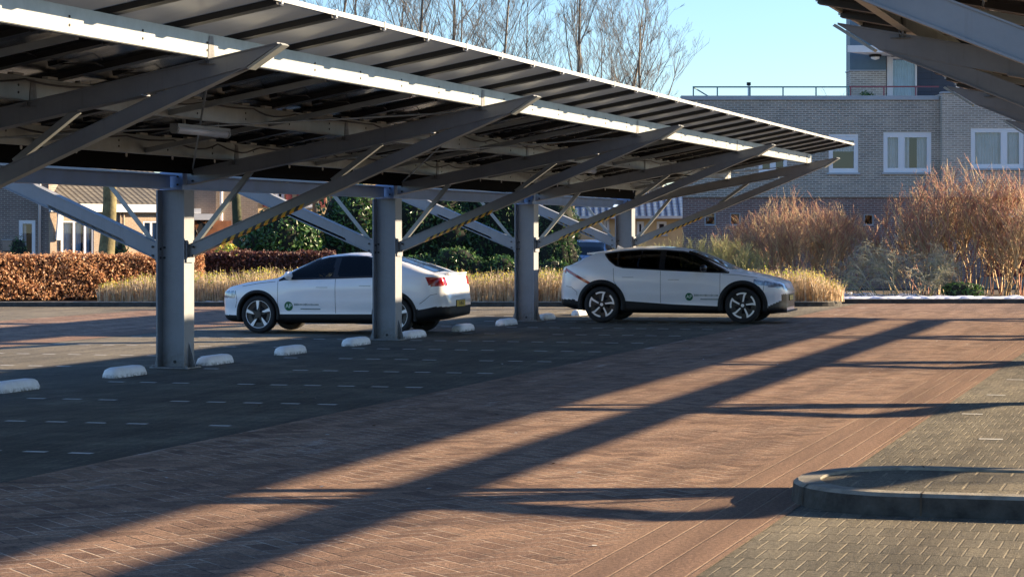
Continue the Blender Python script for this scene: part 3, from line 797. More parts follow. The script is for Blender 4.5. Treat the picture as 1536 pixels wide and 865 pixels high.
def wheel(root, x, y, r, w, side, style):
    b = MB(); rr = r*.735
    b.lathe([(rr*.97, -w/2+.02), (r*.93, -w/2), (r*.985, -w/2+.03), (r, 0), (r*.985, w/2-.03), (r*.94, w/2), (rr+.012, w/2-.004), (rr, w/2-.012), (rr*.95, w/2-.05), (rr*.93, -w/2+.02)], 40)
    for k in range(40):                                # tread grooves
        pass
    b.lathe([(rr*.95, w/2-.055), (.02, w/2-.075), (.0, w/2-.075)], 40, 1)
    b.lathe([(rr*.6, w/2-.06), (rr*.6, w/2-.05), (.05, w/2-.05)], 30, 2)
    o = b.build('wheel', [M['tyre'], M['rim_dark'], M['clad']], root, (x, y, r), 0 if side > 0 else math.pi)
    b = MB(); yo = w/2-.022
    def plate(poly, mi, t=.022, y=yo): b.prism([(p[0], p[1]) for p in poly], 'y', y-t, y, mi)
    def pol(rad, a): return (rad*math.cos(R(a)), rad*math.sin(R(a)))
    b.lathe([(rr*.99, yo-.03), (rr*1.0, yo+.004), (rr*.965, yo+.006), (rr*.95, yo-.01)], 40, 0 if style == 'split' else 1)
    for k in range(5):
        a = 72*k+18
        if style == 'split':                            # five broad two-tone blades
            plate([pol(.07, a-26), pol(rr*.96, a-9.5), pol(rr*.96, a+9.5), pol(.07, a+26)], 1, .03, yo-.006)
            plate([pol(.085, a-18), pol(rr*.965, a-10.5), pol(rr*.965, a+5), pol(.12, a+1)], 0, .012, yo+.004)
        else:                                           # hooked blades, pinwheel style
            plate([pol(.06, a-28), pol(rr*.95, a-24), pol(rr*.95, a+12), pol(.06, a+28)], 1, .03, yo-.006)
            arcp = [pol(rr*.965, a-30+4*i) for i in range(13)]; arci = [pol(rr*.835, a-30+4*i) for i in range(10)][::-1]
            plate(arcp+[pol(rr*.72, a+14), pol(.075, a+16), pol(.07, a-8), pol(rr*.74, a+3)]+arci, 0, .012, yo+.004)
    b.cyl((0, yo, 0), (0, 1, 0), .062, .03, 20, 1); b.cyl((0, yo+.014, 0), (0, 1, 0), .034, .008, 16, 0 if style != 'split' else 1)
    b.build('rim', [M['rim'], M['rim_dark']], o)
    return o
def seat_mesh(x, y):
    b = MB()
    b.prism([(x-.12, .42), (x+.42, .38), (x+.44, .50), (x-.10, .58)], 'y', y-.24, y+.24)
    b.prism([(x+.34, .45), (x+.48, .44), (x+.70, 1.10), (x+.58, 1.13)], 'y', y-.23, y+.23)
    b.prism([(x+.62, 1.15), (x+.71, 1.13), (x+.77, 1.32), (x+.68, 1.34)], 'y', y-.13, y+.13)
    return b
def car(P, loc, rz, label, cat, group):
    root = empty(P['name'], loc, rz, label, cat, group)
    root.scale = (P.get('xs', 1), 1, 1)
    sh = Shell(P); L = P['L']; W2 = P['W']/2; fx, rx, wr = P['fx'], P['rx'], P['wr']; ar = P['arch_r']
    dlo = P['dlo']
    def rules(x, y, z, sg):
        ay = abs(y)
        for wx in (fx, rx):
            if (x-wx)**2+(z-wr)**2 < ar**2 and ay > W2*.5 and sg < 5: return None
        if sg == 0: return 'underside'
        n = P['extra'](x, y, z, sg) if P.get('extra') else None
        if n: return n
        if sg == 5 and inpoly(x, z, dlo):
            if any(abs(x-(p[0]+(z-.95)*p[1])) < p[2] for p in P['pillars']): return ('pillar_trim#r' if y > 0 else 'pillar_trim#l')+str(x < 2.8)
            fr = x < P['pillars'][0][0]+(z-.95)*P['pillars'][0][1]
            return ('front_side_window' if fr else 'rear_side_window')+('#r' if y > 0 else '#l')
        if sg in (6, 7) or (sg == 5 and z > sh.zt(x)-.10):
            xa, xb = P['wind']; bow = .10*(ay/W2)**2
            if xa+bow < x < xb+bow*.4 and ay < sh.halfw(x)-.10 and sg >= 6: return 'windscreen'
            xa, xb = P['back']
            if xa+.02 < x < xb-bow*.5 and ay < P['roofw']-.02 and sg >= 6: return 'rear_screen'
        if sg <= 4:
            for q, (d0, d1) in enumerate(P['doors']):
                if d0 < x < d1 and z > P['sill'](x)+.02: return ('front_door' if q == 0 else 'rear_door')+('#r' if y > 0 else '#l')
        if z < P['sill'](x) and sg <= 4 and P['fx'] < x < P['rx']: return 'sill_cladding#r' if y > 0 else 'sill_cladding#l'
        if z < P['sill'](x) and sg <= 4: return ('front_valance#r' if y > 0 else 'front_valance#l') if x < 2 else 'rear_bumper'
        if 5 <= sg < 99 and x < P['wind'][0]: return 'bonnet'
        return 'body'
    mats = {'body': P['paint'], 'bonnet': P['paint'], 'front_door': P['paint'], 'rear_door': P['paint'], 'underside': M['clad'], 'sill_cladding': M['clad'],
            'front_side_window': M['glass'], 'rear_side_window': M['glass_dark'], 'windscreen': M['glass'], 'rear_screen': M['glass_dark'],
            'pillar_trim': M['black_gloss'], 'tail_light': M['red_lamp'], 'headlight': M['lamp_clear'], 'grille': M['black_gloss'], 'front_valance': M['clad'], 'rear_bumper': M['clad'], 'roof_panel': P['paint'], 'light_bar': M['red_lamp']}
    parts = sh.build(root, rules, mats)
    for side in (1, -1):
        k = '#r' if side > 0 else '#l'
        for q, (d0, d1) in enumerate(P['doors']):
            door = parts.get(('front_door' if q == 0 else 'rear_door')+k)
            if door is None: continue
            b = MB()
            zlo = lambda x: P['sill'](x)+.03
            for xd in ((d0, d1) if q == 0 else (d1,)):
                zz = zlo(xd); z1 = sh.belt(xd)-.0
                if q == 1 and xd == d1: strip_on(sh, [(xd-.16, max(zlo(xd-.16), .55)), (xd-.10, .72), (xd-.02, .84), (xd, z1)], side, .007, .002, b)
                else: strip_on(sh, [(xd, zz), (xd, z1)], side, .007, .002, b)
            b.build('door_gap', M['gap'], door)
            b = MB(); hx = d1-.26 if q == 0 else d1-.30; hz = sh.belt(hx)-P.get('handle_drop', .13)
            strip_on(sh, [(hx-.12, hz), (hx+.10, hz)], side, .030, .012, b); strip_on(sh, [(hx-.125, hz-.018), (hx+.105, hz-.018)], side, .006, .004, b, 1)
            b.build('door_handle', [P['paint'], M['gap']], door)
        for wx in (fx, rx):
            arch(sh, wx, wr, ar-.012, ar+P['arch_w'], side, .30).build('wheel_arch', M['clad'], root)
            wheel(root, wx, side*(W2-.022-.12), wr, .235, side, P['wheel'])
        b = MB(); L_ = L                              # bumper and bonnet shut lines
        strip_on(sh, [(.40, .46), (.44, .60), (.40, sh.belt(.4)-.06)], side, .007, .002, b)
        strip_on(sh, [(rx+ar+.10, .56), (L_-.42, .62), (L_-.30, .72), (L_-.18, .74)], side, .007, .002, b)
        strip_on(sh, [(.55, sh.belt(.55)-.01), (.9, sh.belt(.9)-.01), (P['doors'][0][0]-.05, sh.belt(P['doors'][0][0])-.015)], side, .007, .002, b)
        b.build('shut_line', M['gap'], root)
        b = MB(); ring = [p for p in dlo]+[dlo[0]]; strip_on(sh, ring, side, .030, .0035, b); b.build('window_trim', M['black_gloss'], root)
        b = MB(); xa, xb = fx+ar+.02, rx-ar-.02
        strip_on(sh, [(xa+(xb-xa)*i/20, P['sill'](xa+(xb-xa)*i/20)) for i in range(21)], side, .035, .005, b); b.build('sill_trim', M['clad'], root)
        # mirror
        mx, mz = P['mirror']; my = sh.surf_y(mx, mz)
        b = MB(); b.ell((mx+.02, side*(my+.14), mz+.06), .075, .12, .075); b.bar((mx, side*(my-.02), mz-.02), (mx+.01, side*(my+.09), mz+.02), .05, .03)
        b.build('wing_mirror', P.get('mirror_mat', P['paint']), root)
    for wx in (fx, rx):                                 # closed inner wheel wells
        for side in (1, -1):
            b = MB()
            y0, y1 = side*(W2*.48), side*(W2*.48+.01)
            b.prism([(wx+ar*1.02*math.cos(R(a)), max(wr+ar*1.02*math.sin(R(a)), .2)) for a in range(-10, 191, 10)], 'y', min(y0, y1), max(y0, y1))
            b.build('wheel_well', M['clad'], root)
    for x, y in ((P['seat_x'], .37), (P['seat_x'], -.37)): seat_mesh(x, y).build('seat', M['seat'], root)
    b = MB(); x = P['seat_x']+.86
    b.prism([(x-.1, .45), (x+.4, .42), (x+.44, .52), (x-.1, .58)], 'y', -.6, .6); b.prism([(x+.34, .5), (x+.46, .5), (x+.66, 1.08), (x+.55, 1.10)], 'y', -.62, .62)
    for y in (-.35, .35): b.prism([(x+.58, 1.1), (x+.66, 1.08), (x+.71, 1.24), (x+.63, 1.26)], 'y', y-.12, y+.12)
    b.build('rear_bench', M['seat'], root)
    b = MB(); dx = P['seat_x']-.62; b.prism([(dx-.25, .62), (dx+.25, .60), (dx+.22, .90), (dx-.2, .97)], 'y', -.7, .7); b.build('dashboard', M['seat'], root)
    b = MB(); c = Vector((dx+.36, P['drv']*.37, .92)); pts = [c+Vector((.06*math.sin(a)*-1, .18*math.cos(a), .17*math.sin(a))) for a in [2*math.pi*i/20 for i in range(21)]]
    b.tube(pts, .014, 6); b.bar(c, (dx+.1, P['drv']*.37, .82), .05, .05); b.build('steering_wheel', M['clad'], root)
    return root, sh, parts
def decal(root, sh, side, x, z, r, flip):
    """round green emblem with a line of lettering beside it, lying on the front door"""
    n = 28; b = MB(); off = .0035
    vs = [(x+r*math.cos(2*math.pi*i/n), side*(sh.surf_y(x+r*math.cos(2*math.pi*i/n), z+r*math.sin(2*math.pi*i/n))+off), z+r*math.sin(2*math.pi*i/n)) for i in range(n)]
    b.add(vs, [tuple(range(n))])
    o = b.build('emblem', M['decal_g'], root)
    th = math.atan2(sh.surf_y(x, z+.06)-sh.surf_y(x, z-.06), .12)
    # local axes: letters run towards dirx, up is z
    dirx = -1 if side > 0 else 1
    def T(xx, zz, o_=.006):
        X = Vector((dirx, 0, 0)); Z = Vector((0, side*math.sin(th), math.cos(th))); Y = X.cross(Z)
        m = Matrix((( X.x, Z.x, -Y.x, xx), (X.y, Z.y, -Y.y, side*(sh.surf_y(xx, zz)+o_)), (X.z, Z.z, -Y.z, zz), (0, 0, 0, 1)))
        return m
    text_mesh('AP', r*1.25, M['decal_w'], 'emblem_letters', o, T(x, z))
    b = MB(); rr = random.Random(5); cx = x+dirx*(r*1.4)
    w = 0
    while w < .50:                                      # lettering too small to read in the picture: short strokes of uneven height
        q = rr.uniform(.012, .022); h = rr.choice((.034, .034, .050))
        x0 = cx+dirx*w; strip_on(sh, [(x0, z+.028-h/2+.01), (x0, z+.028+h/2)], side, q*.72, .004, b); 
        strip_on(sh, [(x0, z+.028), (x0+dirx*.014, z+.028)], side, .010, .004, b); w += .025
    strip_on(sh, [(cx+dirx*.12, z-.048), (cx+dirx*.52, z-.05)], side, .018, .004, b)
    b.build('lettering', M['decal_t'], root)

# -- fastback saloon, nose to the left
def exA(x, y, z, sg):
    ay = abs(y)
    if x > 4.0 and sg < 99 and .88 < z < 1.035 and sg in (4, 3, 5) and ay > .55 and x > 4.20+(1.035-z)*.5: return 'tail_light'+('#r' if y > 0 else '#l')
    if (x > 4.55 or sg == 99 and x > 2) and (.895 < z < .918): return 'light_bar'
    if x > 3.72+(.62-z)*.6 and z < .46+.05*min(1, max(0, (x-4.1)/.3)): return 'rear_bumper'
    if x < .42-(.75-z)*.3+ay*.0 and .64 < z < .77 and ay > .5 and sg in (3, 4, 5): return 'headlight'+('#r' if y > 0 else '#l')
    if x < .22 and .30 < z < .40 and ay < .62: return 'grille'
    if x < .16 and .50 < z < .64 and ay < .45: return 'grille'
    return None
fast = dict(name='fastback_car', L=4.61, W=1.86, roofw=.575, fx=.87, rx=3.605, wr=.347, arch_r=.395, arch_w=.05, wheel='split', xs=.96, front_taper=(.9, .12, .42),
  top=[(-.3, .58), (0, .60), (.015, .70), (.06, .775), (.25, .86), (.6, .94), (1.0, .99), (1.22, 1.02), (1.6, 1.22), (1.95, 1.385), (2.15, 1.435), (2.5, 1.472), (2.8, 1.475), (3.15, 1.445), (3.5, 1.375), (3.9, 1.25), (4.25, 1.135), (4.42, 1.105), (4.52, 1.10), (4.535, 1.03), (4.56, .90), (4.575, .70), (4.61, .66), (4.9, .6)],
  bot=[(-.3, .30), (0, .29), (.25, .20), (.6, .19), (3.8, .19), (4.2, .25), (4.61, .34), (4.9, .34)],
  belt=[(0, .74), (.4, .84), (1.0, .94), (1.4, .97), (2.4, 1.0), (3.3, 1.035), (4.0, 1.06), (4.6, 1.06)],
  dlo=[(1.30, .965), (1.62, 1.16), (1.95, 1.315), (2.2, 1.375), (2.6, 1.405), (2.95, 1.395), (3.25, 1.33), (3.55, 1.21), (3.72, 1.09), (3.70, 1.06), (2.4, 1.015), (1.4, .985)],
  pillars=[(2.43, -.05, .055), (3.22, .12, .03)], wind=(1.24, 2.02), back=(3.28, 4.28), doors=[(1.28, 2.44), (2.44, 3.34)],
  sill=lambda x: .335+.02*(x-1.2)/2.4, paint=M['paint_white'], mirror=(1.52, 1.0), seat_x=1.95, drv=1, extra=exA, rear_taper=(.9, .10, .20))
A = W(-2.38, 12.1)
carA, shA, pA = car(fast, (0, 0, 0), 0, 'white fastback saloon with green door emblem, parked nose left behind the second column', 'car', 'white electric cars parked under the carport')
def place_car(root, P, cx, cy, yaw):
    """put the middle of the wheelbase at (cx,cy); yaw is the direction of the tail"""
    s = P.get('xs', 1); m = (P['fx']+P['rx'])/2*s
    root.location = (cx-m*math.cos(yaw), cy-m*math.sin(yaw), .004); root.rotation_euler = (0, 0, yaw)
place_car(carA, fast, -3.13, 44.7, R(-15.9))
decal(carA, shA, -1, 1.50, .50, .085, False)
b = MB(); b.box(4.60, 4.622, -.27, .27, .49, .62); b.box(4.623, 4.626, -.26, .26, .50, .61, 1)
pl = b.build('licence_plate', [M['clad'], M['plate']], carA)
text_mesh('T-105-S', .095, M['ink'], 'plate_letters', pl, Matrix(((0, 0, 1, 4.628), (1, 0, 0, 0), (0, 1, 0, .555), (0, 0, 0, 1))))
b = MB(); b.prism([(3.15, 1.45), (3.33, 1.40), (3.33, 1.50)], 'y', -.02, .02); b.build('roof_aerial', M['paint_white'], carA)
b = MB(); b.box(4.50, 4.56, -.55, .55, 1.085, 1.112); b.build('tail_spoiler', M['paint_white'], carA)

# -- crossover hatchback, nose to the right
def exB(x, y, z, sg):
    ay = abs(y)
    if x > 4.5 and 1.02 < z < 1.06: return 'light_bar'
    if (sg == 99 and x > 2 or x > 4.3) and z < .47: return 'rear_bumper'
    if sg in (3, 4, 5) and x < .62 and ay > .45 and .70+.10*min(1, x/.6) < z < .80+.10*min(1, x/.6): return 'headlight'+('#r' if y > 0 else '#l')
    if x < .34 and .27 < z < .47 and ay > .25 and z < .47-(x-.1)*.5: return 'grille'
    if (sg == 99 and x < 1 or x < .08) and .33 < z < .60: return 'grille'
    if sg == 5 and z > 1.17 and 3.62 < x < 4.35 and z < 1.30: return None
    return None
cross = dict(name='crossover_car', L=4.68, W=1.89, roofw=.60, fx=.845, rx=3.745, wr=.372, arch_r=.42, arch_w=.085, wheel='hook', front_taper=(.9, .10, .30), rear_taper=(.9, .10, .32),
  top=[(-.3, .66), (0, .68), (.02, .78), (.08, .85), (.3, .92), (.65, 1.0), (.95, 1.06), (1.1, 1.085), (1.5, 1.29), (1.85, 1.44), (2.1, 1.51), (2.5, 1.55), (2.9, 1.555), (3.3, 1.535), (3.7, 1.475), (3.95, 1.43), (4.0, 1.40), (4.2, 1.30), (4.45, 1.175), (4.6, 1.15), (4.635, 1.12), (4.64, .9), (4.66, .72), (4.68, .70), (5, .7)],
  bot=[(-.3, .24), (0, .24), (.3, .20), (.6, .20), (3.9, .20), (4.3, .26), (4.68, .34), (5, .34)],
  belt=[(0, .80), (.4, .92), (.9, .99), (1.4, 1.02), (2.5, 1.06), (3.3, 1.10), (4.0, 1.13), (4.68, 1.13)],
  dlo=[(1.12, 1.03), (1.55, 1.245), (1.85, 1.39), (2.1, 1.445), (2.5, 1.475), (3.0, 1.475), (3.4, 1.445), (3.72, 1.40), (3.60, 1.27), (3.45, 1.165), (3.3, 1.125), (2.5, 1.085), (1.6, 1.045)],
  pillars=[(2.50, .0, .05), (3.38, .15, .02)], wind=(1.10, 1.98), back=(4.02, 4.50), doors=[(1.30, 2.52), (2.52, 3.50)],
  sill=lambda x: .40+.075*max(-1, min(1, (x-2.3)/1.2))*(1 if x > 2.3 else .6)-.03, paint=M['paint_white'], mirror=(1.60, 1.06), seat_x=1.95, drv=1, extra=exB, mirror_mat=M['black_gloss'], handle_drop=.15)
carB, shB, pB = car(cross, (0, 0, 0), 0, 'white crossover hatchback with black wheel arches and green door emblem, parked nose right', 'car', 'white electric cars parked under the carport')
place_car(carB, cross, 3.46, 49.9, math.pi-R(14.5))
for sg in (1, -1):
    b = MB(); strip_on(shB, [(3.98, .79), (4.30, .965), (4.52, 1.09)], sg, .055, .006, b); b.build('tail_light', M['red_lamp'], carB)
decal(carB, shB, 1, 1.93, .54, .078, True)
b = MB(); b.box(-.012, -.002, -.26, .26, .46, .575); b.box(-.016, -.013, -.25, .25, .468, .567, 1); b.build('licence_plate', [M['clad'], M['plate']], carB)
b = MB(); b.prism([(3.62, 1.478), (3.95, 1.435), (4.13, 1.415), (4.13, 1.385), (3.9, 1.39)], 'y', -.56, .56); b.build('roof_spoiler', M['paint_white'], carB)
b = MB(); b.prism([(3.45, 1.50), (3.62, 1.49), (3.60, 1.57)], 'y', -.025, .025); b.build('roof_aerial', M['paint_white'], carB)
b = MB(); b.prism([(-.03, .235), (.42, .20), (.42, .225), (-.03, .265)], 'y', -.78, .78); b.build('front_splitter', M['clad'], carB)

# -- blue car glimpsed through the evergreens
def exC(x, y, z, sg):
    if sg in (3, 4) and x > 3.9 and .75 < z < 1.0: return 'tail_light'+('#r' if y > 0 else '#l')
    if sg in (3, 4) and x < .4 and .62 < z < .8: return 'headlight'+('#r' if y > 0 else '#l')
    return None
hatch = dict(fast); hatch.update(name='parked_car', xs=1, L=4.2, W=1.78, paint=M['paint_blue'], rx=3.45, extra=exC, roofw=.60, scale=1.0,
  top=[(-.3, .62), (0, .64), (.03, .76), (.3, .88), (.95, .99), (1.5, 1.28), (1.9, 1.44), (2.4, 1.50), (3.2, 1.49), (3.7, 1.42), (4.0, 1.15), (4.12, .95), (4.2, .6), (4.5, .6)],
  bot=[(-.3, .28), (0, .27), (.3, .19), (3.9, .19), (4.2, .32), (4.5, .32)], belt=[(0, .76), (1, .95), (2.4, 1.0), (4.2, 1.06)],
  dlo=[(1.2, .97), (1.6, 1.2), (1.95, 1.37), (2.4, 1.42), (3.3, 1.41), (3.7, 1.3), (3.72, 1.08), (2.4, 1.02)],
  wind=(1.02, 1.88), back=(3.72, 4.02), doors=[(1.25, 2.4), (2.4, 3.2)], rear_taper=(.9, .08, .14), sill=lambda x: .30)
carC, shC, pC = car(hatch, (0, 0, 0), 0, 'blue hatchback glimpsed behind the evergreen shrubs beyond the crossover', 'car', None)
place_car(carC, hatch, 2.35, 75.5, R(78)); carC.location.z = .115
# ------------------------------------------------------------------ houses
M['brick_grey'] = brickmat('grey_brick', (.355, .305, .250), (.235, .208, .178), (.58, .53, .46), .21, .066, .011)
M['brick_pale'] = brickmat('pale_grey_brick', (.45, .385, .315), (.32, .277, .232), (.64, .58, .50), .21, .066, .011)
M['brick_red'] = brickmat('purple_red_brick', (.265, .150, .125), (.190, .112, .098), (.40, .33, .29), .21, .066, .010)
M['brick_purple'] = brickmat('purple_brick', (.23, .165, .142), (.165, .125, .112), (.38, .33, .28), .21, .066, .010)
M['brick_beige'] = brickmat('beige_brick', (.42, .32, .23), (.36, .265, .19), (.48, .40, .31), .21, .066, .010)
M['render_taupe'] = brickmat('taupe_brick', (.30, .235, .185), (.26, .205, .16), (.36, .30, .25), .21, .066, .008)
M['render_cream'] = pbr('cream_wall', (.58, .43, .24), .85, 0, .10, 2)
M['orange_wall'] = pbr('orange_boards', (.34, .13, .055), .75, 0, .3, 5)
M['tiles_grey'] = tilemat('grey_roof_tiles', (.165, .150, .118), (.125, .115, .095))
M['tiles_blue'] = tilemat('glazed_roof_tiles', (.13, .19, .30), (.10, .155, .26), .25, .33, .16)
M['frame_w'] = pbr('window_frame_white', (.74, .75, .77), .4)
M['coping'] = pbr('coping_grey', (.36, .39, .42), .5, 0, .08, 2)
M['slate'] = brickmat('slate_cladding', (.055, .075, .115), (.045, .062, .098), (.03, .04, .06), 2.4, .20, .006)
M['clad_blue'] = pbr('blue_grey_cladding', (.10, .16, .205), .5, 0, .1, 3)
M['rail_metal'] = pbr('railing_green', (.10, .21, .22), .45)
M['rail_red'] = pbr('railing_red', (.20, .055, .075), .45)
M['red_door'] = pbr('red_boards', (.17, .022, .020), .6, 0, .25, 3)
M['curtain'] = pbr('curtain', (.62, .68, .76), .9, 0, .1, 3)
M['room'] = pbr('dark_room', (.03, .03, .032), .9)
M['win'] = glassmat('window_glass', (.85, .90, .95), .01, .04)
M['win_blue'] = glassmat('window_glass_clear', (.75, .9, 1.0), .02, .05)
M['zinc'] = pbr('zinc_pipe', (.55, .56, .57), .45, .3)
M['shutter'] = pbr('red_shutter', (.25, .045, .045), .6)
M['pot'] = pbr('clay_pot', (.12, .09, .08), .8)
M['butterfly'] = pbr('dark_metal', (.02, .017, .016), .5)
M['leaf_dark'] = leafmat('leaf_dark', (.042, .100, .030), .2, .3)
M['leaf_mid'] = leafmat('leaf_mid', (.072, .155, .040), .25, .32)
M['leaf_light'] = leafmat('leaf_light', (.10, .19, .05), .3, .4)
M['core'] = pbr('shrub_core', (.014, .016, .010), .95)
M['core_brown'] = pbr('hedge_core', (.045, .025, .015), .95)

def wall_holes(mb, x0, x1, z0, z1, y, holes, depth=.12, mi=0):
    """front sheet in the xz plane facing -y with window openings and their reveals"""
    X = sorted({x0, x1, *[h[0] for h in holes], *[h[1] for h in holes]}); Z = sorted({z0, z1, *[h[2] for h in holes], *[h[3] for h in holes]})
    for i in range(len(X)-1):
        for j in range(len(Z)-1):
            cx, cz = (X[i]+X[i+1])/2, (Z[j]+Z[j+1])/2
            if any(h[0] < cx < h[1] and h[2] < cz < h[3] for h in holes): continue
            mb.add([(X[i], y, Z[j]), (X[i+1], y, Z[j]), (X[i+1], y, Z[j+1]), (X[i], y, Z[j+1])], [(0, 1, 2, 3)], mi)
    for a, b_, c, d in holes:
        y2 = y+depth
        mb.add([(a, y, c), (b_, y, c), (b_, y, d), (a, y, d), (a, y2, c), (b_, y2, c), (b_, y2, d), (a, y2, d)],
               [(0, 4, 5, 1), (1, 5, 6, 2), (2, 6, 7, 3), (3, 7, 4, 0)], mi)
def window(root, x0, x1, z0, z1, y, mull=(), f=.075, curtain=None, glass='win', name='window', frame='frame_w', sill=True, tr=None, inner=.05):
    """frame with mullions; pane, sill and curtain are its sub-parts"""
    b = MB(); a, c = y+.02, y+.10
    b.box(x0, x1, a, c, z0, z0+f); b.box(x0, x1, a, c, z1-f, z1); b.box(x0, x0+f, a, c, z0+f, z1-f); b.box(x1-f, x1, a, c, z0+f, z1-f)
    xs = [x0+f]+[x0+(x1-x0)*m for m in mull]+[x1-f]
    for m in xs[1:-1]: b.box(m-f*.6, m+f*.6, a+.005, c, z0+f, z1-f)
    if tr: zt = z0+(z1-z0)*tr; b.box(x0+f, x1-f, a+.008, c-.01, zt-f*.4, zt+f*.4)
    for i in range(len(xs)-1):                          # sash of each light
        l, r_ = xs[i]+(f*.6 if i else 0), xs[i+1]-(f*.6 if i < len(xs)-2 else 0); g = inner
        b.box(l, r_, a+.012, c-.02, z0+f, z0+f+g); b.box(l, r_, a+.012, c-.02, z1-f-g, z1-f); b.box(l, l+g, a+.012, c-.02, z0+f+g, z1-f-g); b.box(r_-g, r_, a+.012, c-.02, z0+f+g, z1-f-g)
    w = b.build(name, M[frame], root)
    b = MB(); b.add([(x0+f, y+.065, z0+f), (x1-f, y+.065, z0+f), (x1-f, y+.065, z1-f), (x0+f, y+.065, z1-f)], [(0, 1, 2, 3)]); b.build('pane', M[glass], w)
    if sill:
        b = MB(); b.box(x0-.05, x1+.05, y-.06, y+.03, z0-.06, z0-.002); b.build('sill', M['coping'], w)
    b = MB()
    b.box(x0-.02, x1+.02, y+.9, y+.92, z0-.02, z1+.02); b.box(x0-.02, x1+.02, y+.13, y+.9, z0-.04, z0-.02)
    b.box(x0-.02, x1+.02, y+.13, y+.9, z1+.02, z1+.04); b.box(x0-.04, x0-.02, y+.13, y+.9, z0-.04, z1+.04); b.box(x1+.02, x1+.04, y+.13, y+.9, z0-.04, z1+.04)
    b.build('room_recess', M['room'], w)
    if curtain:
        b = MB()
        for c0, c1, zlo in curtain:
            n = max(6, int((c1-c0)*(x1-x0)*60)); vs = []
            for i in range(n+1):
                x = x0+(x1-x0)*(c0+(c1-c0)*i/n); yy = y+.20+.02*math.sin(i*1.3)+.01*math.sin(i*.37)
                vs += [(x, yy, z0+(z1-z0)*zlo), (x, yy, z1)]
            b.add(vs, [(2*i, 2*i+2, 2*i+3, 2*i+1) for i in range(n)], 0, True)
        b.build('curtain', M['curtain'], w)
    return w

# --- grey brick apartment building (right)
PB = 3630/75.
def bx(px, Y=75.): return (px-768)*Y/3630
def bz(py, Y=75.): return 1.85+(348-py)*Y/3630
YB = 75.
ap = empty('apartment_building', (bx(1300), YB, 0), 0, 'two storey grey brick apartment building with white framed windows and a roof terrace', 'building')
OX = bx(1300)
def LX(px, Y=75.): return bx(px, Y)-OX
xL, xM = LX(1024), LX(1410); zt = bz(150); zr = bz(296)
H = [(LX(1243), LX(1287.5), bz(259), bz(201)), (LX(1325), LX(1397), bz(258.5), bz(198.5)), (LX(1138), LX(1181), bz(260), bz(203))]
b = MB(); wall_holes(b, xL, xM, zr, zt, 0, H); xB = xL+1.35; b.add([(xL, 0, zr), (xB, 12, zr), (xB, 12, zt), (xL, 0, zt)], [(3, 2, 1, 0)]); b.build('upper_wall', M['brick_grey'], ap)
HL = [(LX(1296), LX(1311), bz(338), bz(321)), (LX(1057), LX(1074), bz(338), bz(319)), (LX(1095), LX(1111), bz(338), bz(319))]
b = MB(); wall_holes(b, xL, LX(1800), .05, zr-.002, .06, HL); b.add([(xL, .06, .05), (xL+1.35, 12, .05), (xL+1.35, 12, zr-.002), (xL, .06, zr-.002)], [(3, 2, 1, 0)])
b.add([(xL, 0, zr-.001), (xM, 0, zr-.001), (xM, .06, zr-.001), (xL, .06, zr-.001)], [(0, 3, 2, 1)]); b.build('lower_wall', M['brick_red'], ap)
H2 = [(LX(1453), LX(1532), bz(253), bz(193))]
x2 = LX(1850); z2 = bz(141)
b = MB(); wall_holes(b, xM+.002, x2, zr, z2, -.35, H2); b.add([(xM+.002, -.35, zr), (xM+.002, 10, zr), (xM+.002, 10, z2), (xM+.002, -.35, z2)], [(3, 2, 1, 0)])
b.add([(xM+.002, -.35, zr), (x2, -.35, zr), (x2, .05, zr), (xM+.002, .05, zr)], [(0, 3, 2, 1)]); b.box(x2, x2+.2, -.35, 12, .05, z2); b.box(xL+1.37, x2, 12, 12.2, .05, z2-.3); b.build('wing_wall', M['brick_pale'], ap)
b = MB(); b.box(xL-.05, xM-.03, -.05, .35, zt+.001, zt+.13); b.build('coping', M['coping'], ap)
b = MB(); b.box(xM-.02, x2, -.40, 0, z2+.001, z2+.05); b.build('coping', M['coping'], ap)
b = MB(); b.prism([(xL+.08, .36), (x2-.01, .36), (x2-.01, 11.99), (xL+1.38, 11.99)], 'z', zt-.3, zt-.1); b.build('terrace_floor', M['coping'], ap)
window(ap, *H[0], 0, (), .085, [(0, 1, .55)], tr=.86); window(ap, *H[1], 0, (.38,), .085, [(0, .36, .0), (.42, .56, .0), (.72, 1, 0)], tr=.9)
window(ap, *H[2], 0, (.5,), .07, [(0, 1, .6)]); window(ap, *H2[0], -.35, (.63,), .085, [(0, .62, 0), (.66, 1, 0)])
for h in HL: window(ap, *h, .06, (), .03, None, sill=False, inner=.01, frame='coping')
# red garage doors under a pale lintel
b = MB(); g0, g1 = LX(1481), LX(1640)
b.box(g0, g1, -.02, .05, bz(415), bz(327))
k = g0
while k < g1: b.box(k+.01, k+.2, -.035, -.021, bz(414), bz(328)); k += .21
b.build('garage_door', M['red_door'], ap)
b = MB(); b.box(LX(1484), g1, -.22, .05, bz(325.5), bz(314)); b.build('door_lintel', M['white_paint'], ap)
b = MB(); b.box(LX(1470), g1, -.12, .05, 0, bz(415)); b.build('door_step', M['kerb'], ap)
